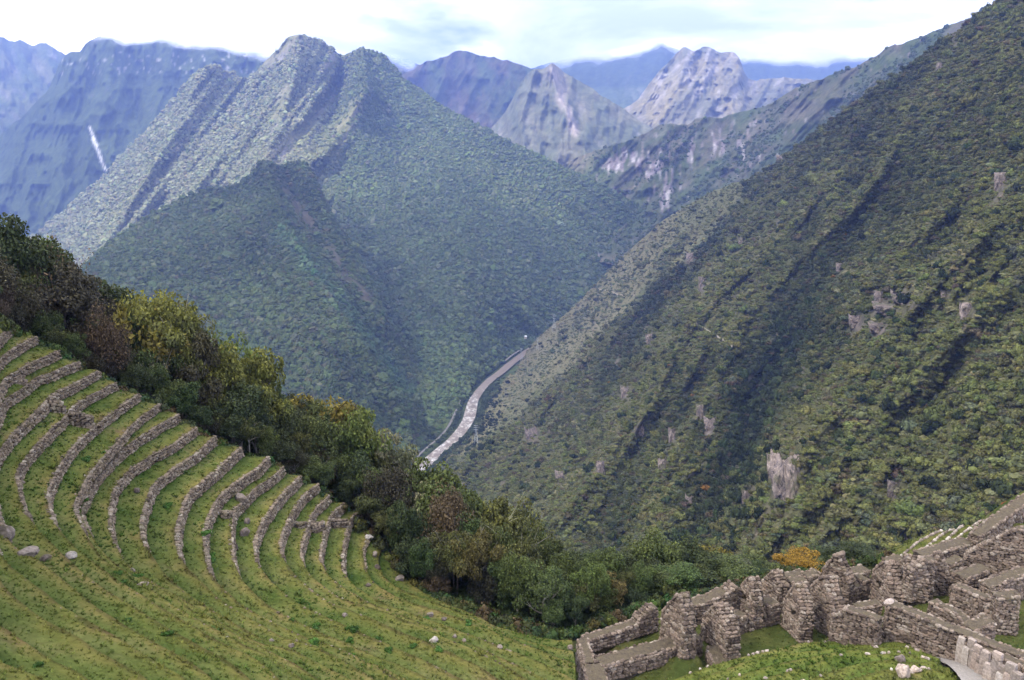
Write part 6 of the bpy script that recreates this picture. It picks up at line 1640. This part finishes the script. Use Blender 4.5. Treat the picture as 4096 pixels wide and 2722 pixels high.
RIV = [(385, 502), (402, 485), (419.6, 469.6), (436, 454), (451.5, 441.6), (463, 429), (469, 418.6), (471, 409.7), (473, 401), (479.6, 390.5), (489.8, 380), (500, 372.7), (510, 364), (520.4, 356), (528, 350), (545, 341), (570, 335)]
strip('river', RIV, np.array([14, 14, 15, 13, 12, 12, 12, 12, 10, 9, 9, 9, 9, 8, 7, 6, 5]) * 0.98, VAL - 3.0, MAT_WATER, n=140, across=9, bump=0.5)
MAT_BANK, nt, b = new_mat('river_bank'); n = tex_noise(nt, 0.2, 5.0, 0.7); r = ramp(nt, [(0.3, (0.05, 0.06, 0.025)), (0.7, (0.20, 0.18, 0.14))]); nt.links.new(n.outputs['Fac'], r.inputs[0]); nt.links.new(r.outputs[0], b.inputs['Base Color'])
MAT_RAIL, nt, b = new_mat('rail_ballast'); n = tex_noise(nt, 0.3, 3.0); r = ramp(nt, [(0.3, (0.11, 0.10, 0.09)), (0.7, (0.20, 0.185, 0.165))]); nt.links.new(n.outputs['Fac'], r.inputs[0]); nt.links.new(r.outputs[0], b.inputs['Base Color'])
strip('railway_path', [(405, 478), (413, 466), (418.6, 455), (428.6, 446), (438.8, 438), (446.4, 429.5), (451.5, 421), (456.6, 409.7), (459, 402), (463, 394)], [2.3] * 10, VAL - 7.0, MAT_RAIL, n=90, across=4)
strip('railway_path', [(505, 361), (512, 355), (520, 350)], [2.2] * 3, VAL - 9.0, MAT_RAIL, n=20, across=3)
# trees along both banks
bank = []
for (x, y), w in zip(RIV[:-1], [14] * 20):
    pass
rng = np.random.default_rng(31)
rv_ = np.array(RIV); tt = rng.random(900) * (len(rv_) - 3) + 1; i_ = tt.astype(int); f_ = tt - i_
bx = rv_[i_, 0] * (1 - f_) + rv_[i_ + 1, 0] * f_; by = rv_[i_, 1] * (1 - f_) + rv_[i_ + 1, 1] * f_
wl = np.interp(tt, range(len(rv_)), [14, 14, 15, 13, 12, 12, 12, 12, 10, 9, 9, 9, 8, 7, 6, 5, 4]) * 0.5
side = np.where(rng.random(900) < 0.62, -1, 1)
offp = wl * 1.3 + 2.4 + np.abs(rng.normal(size=900)) * np.where(side < 0, 5.0, 4.0)
bx = bx + side * offp; by = by - side * 0.0
rail = np.array([(405, 478), (413, 466), (418.6, 455), (428.6, 446), (438.8, 438), (446.4, 429.5), (451.5, 421), (456.6, 409.7), (459, 402), (463, 394)])
okb = (seg_dist(bx, by, [tuple(q) for q in rail]) > 3.2) & ((by > 385) | (rng.random(900) < 0.35)) & ~((by < 378) & (side > 0))
bx, by = bx[okb], by[okb]; n = len(bx)
P = on_level(bx, by, VAL - 2.0); P[:, 2] += 2.5
s = 3.0 + 2.2 * rng.random(n); S = np.stack([s, s, s * 1.2], 1); R = np.zeros((n, 3)); R[:, 2] = rng.random(n) * 6.28
scatter('trees', P, S, R, lerp3(C_DARK * 0.9, C_MID * 1.1, rng.random(n)), rng.integers(0, 5, n), NEARB, label='trees lining the banks of the brown river')
# small white-roofed houses by the line
MAT_WHITE, nt, b = new_mat('pale_sheet_roof'); b.inputs['Base Color'].default_value = (0.72, 0.74, 0.76, 1)
MAT_WALLW, nt, b = new_mat('plaster'); b.inputs['Base Color'].default_value = (0.45, 0.40, 0.34, 1)
HS = [(454, 388, 9, 'larger white-roofed house among trees by the railway'), (457.5, 390.5, 8, 'white-roofed house between two others by the railway'), (460, 388.5, 6, 'smallest white-roofed house by the railway'), (455, 393.5, 6, 'low white-roofed shed nearest the railway'), (525.5, 337.5, 5.5, 'lone pale house in the clearing above the upper river')]
for x, y, w, lab in HS:
    P = on_level(x, y, VAL - 14) if x < 500 else at(x, y, 1900)
    root = empty('house', P, rng.random() * 1.2); tag(root, lab, 'house', 'small houses in the valley')
    mb = MB(); mb.box((0, 0, 0), (w, w * 0.7, 6)); mb.build('wall', MAT_WALLW, root)
    mb = MB(); a, b_ = w * 0.58, w * 0.45
    mb.add([(-a, -b_, 2.8), (a, -b_, 2.8), (a, b_, 2.8), (-a, b_, 2.8), (-a, 0, 5.2), (a, 0, 5.2)], [[0, 1, 5, 4], [2, 3, 4, 5], [0, 4, 3, 3], [1, 2, 5, 5]]); mb.build('roof', MAT_WHITE, root)
# lattice pylons on the spur
MAT_STEEL, nt, b = new_mat('galvanised_steel'); b.inputs['Base Color'].default_value = (0.42, 0.44, 0.46, 1); b.inputs['Metallic'].default_value = 0.4; b.inputs['Roughness'].default_value = 0.5
def m10_point(px, py):
    d2 = (m10['PX'] - px) ** 2 + (m10['PY'] - py) ** 2
    i = np.unravel_index(np.argmin(d2), d2.shape); return m10['P'][i]
PY_ = [(554, 327, 314.5, 'highest lattice pylon on the edge of the grassy shoulder'), (537.5, 348, 337.5, 'second lattice pylon down the grassy shoulder'), (521.4, 358.5, 348, 'lattice pylon beside the upper end of the river'), (476, 440, 425, 'faint lattice pylon in the scrub beside the rapids')]
for x, yb, yt, lab in PY_:
    P = m10_point(x + 2, yb + 3); P = at(x, yb, P[1] * 0.99)
    h = z_seen(P, yt) - P[2]
    root = empty('pylon', P); tag(root, lab, 'pylon', 'lattice power pylons along the valley')
    w0, w1, hw = h * 0.11, h * 0.03, h * 0.66
    leg = MB(); br = MB(); arm = MB(); q = 0.22
    q = 0.14; cor = [(-1, -1), (1, -1), (1, 1), (-1, 1)]
    lv = np.linspace(-3, hw, 7); wid = lambda z: w0 + (w1 - w0) * max(z, 0) / hw
    for sx_, sy_ in cor:
        l1 = MB(); l1.tube([(sx_ * w0, sy_ * w0, -6), (sx_ * w1, sy_ * w1, hw), (sx_ * w1 * 0.6, sy_ * w1 * 0.6, h)], [q, q, q * 0.7], 4); l1.build('leg', MAT_STEEL, root)
    for z0, z1 in zip(lv[:-1], lv[1:]):
        for k in range(4):
            a, c_ = cor[k], cor[(k + 1) % 4]
            br.tube([(a[0] * wid(z0), a[1] * wid(z0), z0), (c_[0] * wid(z1), c_[1] * wid(z1), z1)], q * 0.6, 4)
            br.tube([(c_[0] * wid(z0), c_[1] * wid(z0), z0), (a[0] * wid(z1), a[1] * wid(z1), z1)], q * 0.6, 4)
    br.build('bracing', MAT_STEEL, root)
    for zz in (0.68, 0.82, 0.95):
        arm = MB(); arm.tube([(-h * 0.14, 0, h * zz), (0, 0, h * zz + h * 0.03), (h * 0.14, 0, h * zz)], q, 4); arm.tube([(-h * 0.14, 0, h * zz), (h * 0.14, 0, h * zz)], q, 4); arm.build('crossarm', MAT_STEEL, root)
# footpath across the slope
TR = [[(591, 284.5), (592.5, 287.5), (600.5, 290), (610, 290.2), (616, 294.3), (626, 295.8), (636, 295.5)], [(654, 309), (657, 313.5)], [(696, 322), (698, 325), (702.5, 327.5), (708, 331), (713, 333.5), (720, 337.3), (727, 342), (733, 346)]]
MAT_TRAIL, nt, b = new_mat('trail_earth'); b.inputs['Base Color'].default_value = (0.32, 0.28, 0.22, 1)
for T in TR:
    T = np.array(T); s = np.linspace(0, len(T) - 1, 8 * len(T))
    tx = np.interp(s, range(len(T)), T[:, 0]); ty = np.interp(s, range(len(T)), T[:, 1])
    C = np.array([m10_point(a, b_) for a, b_ in zip(tx, ty)])
    C = np.stack([smooth1(C[:, i], 3) for i in range(3)], -1)
    d = C / np.linalg.norm(C, axis=1)[:, None]
    C = C - d * 3.0
    wd = 1.7 * (C[:, 1] / 770.0) ** 0.6 * 0.55
    G = np.stack([C + np.array([0, 0, 1.0]) * wd[:, None] + d * 1.5, C - np.array([0, 0, 1.0]) * wd[:, None], C - np.array([0, 0, 4.0]) + d * 3], 1)
    o = obj_np('trail_path', G, grid_faces(len(s), 3), MAT_TRAIL, True); tag(o, kind='structure')

# bare crags standing out of the slope
def crag_mat(k=1.0):
    m, nt, b = new_mat('crag_rock')
    g = nt.nodes.new('ShaderNodeNewGeometry'); mp = nt.nodes.new('ShaderNodeMapping'); mp.inputs['Scale'].default_value = (1, 1, 0.3); nt.links.new(g.outputs['Position'], mp.inputs[0])
    n = nt.nodes.new('ShaderNodeTexNoise'); setin(n, Scale=0.45, Detail=8.0, Roughness=0.75); nt.links.new(mp.outputs[0], n.inputs['Vector'])
    r = ramp(nt, [(0.36, (0.045, 0.038, 0.036)), (0.46, (0.13 * k, 0.105 * k, 0.090 * k)), (0.56, (0.20 * k, 0.158 * k, 0.128 * k)), (0.68, (0.32 * k, 0.27 * k, 0.22 * k))]); nt.links.new(n.outputs['Fac'], r.inputs[0])
    n2 = nt.nodes.new('ShaderNodeTexNoise'); setin(n2, Scale=0.12, Detail=4.0); nt.links.new(g.outputs['Position'], n2.inputs['Vector'])
    r2 = ramp(nt, [(0.52, (0, 0, 0)), (0.64, (0.8, 0.8, 0.8))]); nt.links.new(n2.outputs['Fac'], r2.inputs[0])
    c = mixc(nt, r2.outputs[0], r.outputs[0], (0.085, 0.085, 0.035)); nt.links.new(c, b.inputs['Base Color'])
    add_bump(nt, b, n.outputs['Fac'], 1.0, 2.0); return m
MAT_CRAG = crag_mat(); MAT_CLIFF = crag_mat(1.6)
CR_ = {}
for k, (x, y, w, h) in enumerate(ROCKS10):
    P = m10_point(x, y); m = project(P)[2] / F
    r2 = np.random.default_rng(700 + k); W2, H2 = w * m * 1.15, h * m * 1.15
    nx, nz = (46, 60) if k < 2 else (22, 30)
    gx_, gz_ = np.meshgrid(np.linspace(-1, 1, nx), np.linspace(-1, 1, nz), indexing='ij')
    # a cracked face: upright joints, stepped ledges, ragged outline sinking into the hill
    tw = 0.25 * fbm(stack3(gx_ * 1.2, gz_ * 1.2, k), 3)
    joint = vnoise(stack3(np.floor((gx_ + tw) * 4.5 + 0.4 * vnoise(stack3(gx_ * 2, gz_ * 2, k))) * 3.7, np.floor(gz_ * 3.0 + 0.8 * vnoise(stack3(gx_ * 3, gz_ * 3, k + 5))) * 2.3, k))
    rough = ridged(stack3(gx_ * 3.5 + tw, gz_ * 1.4, k + 3.0), 4, 0.6)
    rr = np.sqrt(gx_ ** 2 + gz_ ** 2) * (1 + 0.45 * fbm(stack3(gx_ * 1.8, gz_ * 1.8, k + 9), 4))
    sink = np.clip(rr - 0.62, 0, 2) ** 1.3
    bulge = W2 * (0.16 + 0.16 * joint + 0.13 * rough - 1.5 * sink)
    dh = P[:2] / np.linalg.norm(P[:2]); rt = np.array([dh[1], -dh[0]])
    xx = gx_ * W2 * 0.62 - gz_ * W2 * 0.18; zz_ = gz_ * H2 * 0.60
    dep_ = zz_ * 0.62 - bulge
    V = np.stack([rt[0] * xx + dh[0] * dep_, rt[1] * xx + dh[1] * dep_, zz_], -1)
    o = bpy.data.objects.new('crag', mesh_np('crag', V, grid_faces(nx, nz), MAT_CLIFF if k in (0, 1, 5) else MAT_CRAG))
    d = P / np.linalg.norm(P); o.location = P - d * w * m * 0.10; link(o)
    lab = ('large pale pinkish cliff face low on the steep slope, above the orange bush' if k == 0 else 'cliff shoulder at the top left of the large pinkish cliff face' if k == 1 else 'grey rock crag breaking through the bushes of the steep slope')
    if k >= 2:
        band = 'upper' if y < 250 else ('middle' if y < 400 else 'lower'); CR_[band] = CR_.get(band, 0); 
        rank = sorted(i for i, q in enumerate(ROCKS10) if i >= 2 and ('upper' if q[1] < 250 else ('middle' if q[1] < 400 else 'lower')) == band)
        rank = sorted(rank, key=lambda i: ROCKS10[i][0]).index(k)
        lab = '%s grey crag from the left on the %s part of the steep bushy slope' % ((NTH + ['thirteenth', 'fourteenth', 'fifteenth', 'sixteenth', 'seventeenth', 'eighteenth'])[rank], band)
    tag(o, lab, 'crag', None if k < 2 else 'grey crags on the steep slope')

# ------------------------------------------------------------------ grass
def tuft(k, nb=16, broad=0.05):
    rng = np.random.default_rng(2000 + k); V = []
    for i in range(nb):
        a = rng.random() * 6.28; r = 0.35 * rng.random(); ln = 0.6 + 0.6 * rng.random(); le = 0.25 + 0.5 * rng.random(); a2 = rng.random() * 6.28
        b0 = np.array([math.cos(a) * r, math.sin(a) * r, -0.05]); d = np.array([math.cos(a2) * le, math.sin(a2) * le, 1.0]) * ln
        s = np.array([-math.sin(a2), math.cos(a2), 0]) * broad * (1 + rng.random())
        V += [b0 - s, b0 + s, b0 + d * 0.6 + s * 0.7, b0 + d + np.array([math.cos(a2), math.sin(a2), -0.2]) * 0.15]
    return proto('tuft', np.array(V), np.arange(4 * nb).reshape(nb, 4), MAT_FOREST)
TUFTS = [tuft(k) for k in range(4)] + [tuft(4, 14, 0.10)]
rng = np.random.default_rng(55)
UU_ = []
def grass_on(G3, dens, seed):
    """G3 (nu, nv, 3) grids of treads; random places weighted to look even in the picture"""
    out = []
    for G in G3:
        px, py, dep = project(G)
        a = G[1:, 1:] - G[:-1, :-1]; b_ = G[1:, :-1] - G[:-1, 1:]
        ar = 0.5 * np.linalg.norm(np.cross(a, b_), axis=-1)
        ok = (px[:-1, :-1] > -30) & (px[:-1, :-1] < 1055) & (py[:-1, :-1] < 705) & (py[:-1, :-1] > 290)
        slant = np.linalg.norm(G[:-1, :-1], axis=-1)
        lam = np.where(ok, ar * dens * np.clip((45 / slant) ** 1.5, 0.3, 6.0), 0)
        cnt = rng.poisson(lam); ii, jj = np.nonzero(cnt); rep = cnt[ii, jj]; ii = np.repeat(ii, rep); jj = np.repeat(jj, rep)
        u = rng.random((len(ii), 1)); v = rng.random((len(ii), 1))
        out.append(G[ii, jj] * (1 - u) * (1 - v) + G[ii + 1, jj] * u * (1 - v) + G[ii, jj + 1] * (1 - u) * v + G[ii + 1, jj + 1] * u * v)
        UU_.append((jj + v[:, 0]) / (G.shape[1] - 1))
    return np.concatenate(out)
def grass_tint(P):
    n = fbm(P * 0.16 + 3, 4); n2 = fbm(P * 0.9, 3)
    t = np.clip(0.5 + 1.6 * n + 0.5 * n2, 0, 1)
    c = lerp3(np.array((0.056, 0.080, 0.016)), np.array((0.125, 0.126, 0.034)), t)
    d_ = np.clip((fbm(P * 0.11 + 40, 4) - 0.08) * 3.5, 0, 1)
    c = lerp3(c, np.array((0.165, 0.140, 0.055)), 0.5 * d_)
    lush = 0.6 * np.clip((fbm(P * 0.22 + 80, 3) - 0.30) * 5, 0, 1)
    return np.array((0.86, 0.99, 0.9)) * lerp3(c, np.array((0.055, 0.098, 0.018)), lush)
Pg = grass_on(TREADS, 17.0, 1); Ug = np.concatenate(UU_)
Pm = grass_on(MTREAD[1:], 26.0, 2)
Gt = np.stack([gx, gy, gz], -1); Pt = grass_on([Gt], 12.0, 3)
Pr = grass_on([g.reshape(70, 6, 3) for g in rv], 6.0, 4)
for nm, P, s0 in (('grass', Pg, 0.075), ('grass', Pm, 0.080), ('grass', Pt, 0.055), ('grass', Pr, 0.13)):
    n = len(P); s = s0 * np.exp(0.35 * rng.normal(size=n)); clump = np.clip((fbm(P * 0.7 + 9, 3) - 0.1) * 2.5, 0, 1)
    s = s * (1 + 0.45 * clump) * np.clip(np.linalg.norm(P, axis=1) / 45, 0.55, 1.2)
    S = np.stack([s * 1.3, s * 1.3, s * (0.7 + 0.6 * rng.random(n))], 1); R = np.zeros((n, 3)); R[:, 2] = rng.random(n) * 6.28
    T = grass_tint(P) * np.exp(0.18 * rng.normal(size=(n, 1)))
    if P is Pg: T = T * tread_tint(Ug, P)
    if P is Pm: T = T * (1.05, 1.04, 0.95)
    if P is Pt: T = T * (0.85, 0.80, 0.8)
    print('tufts', n)
    scatter(nm, P, S, R, T, rng.integers(0, 4, n), TUFTS, label='short tufted grass on the terraces and lawns')
# ferns and broad weeds on the treads
sel = rng.random(len(Pg)) < np.clip((fbm(Pg * 0.12 + 60, 3) - 0.2) * 0.06, 0.0008, 0.012)
P = Pg[sel]; n = len(P); s = (0.10 + 0.16 * rng.random(n)) * np.clip(np.linalg.norm(P, axis=1) / 45, 0.5, 1.3)
R = np.zeros((n, 3)); R[:, 2] = rng.random(n) * 6.28
scatter('weeds', P, np.stack([s * 1.2, s * 1.2, s], 1), R, np.tile((0.040, 0.085, 0.016), (n, 1)) * np.exp(0.2 * rng.normal(size=(n, 1))), rng.integers(0, 5, n), NEARB, label='leafy weeds and ferns dotted over the grass terraces')
# small red flowering plant by the outer wall
Pf = on_level(*c4(1840, 130), 33.2)
root = tree(0, 0, project(Pf)[1] - 7, 9, 'bush', (0.42, 0.045, 0.03), 0.0, 'small red-leaved shrub growing beside the long outer wall', 'bush', 'bush', None, None, RNG, P=Pf)
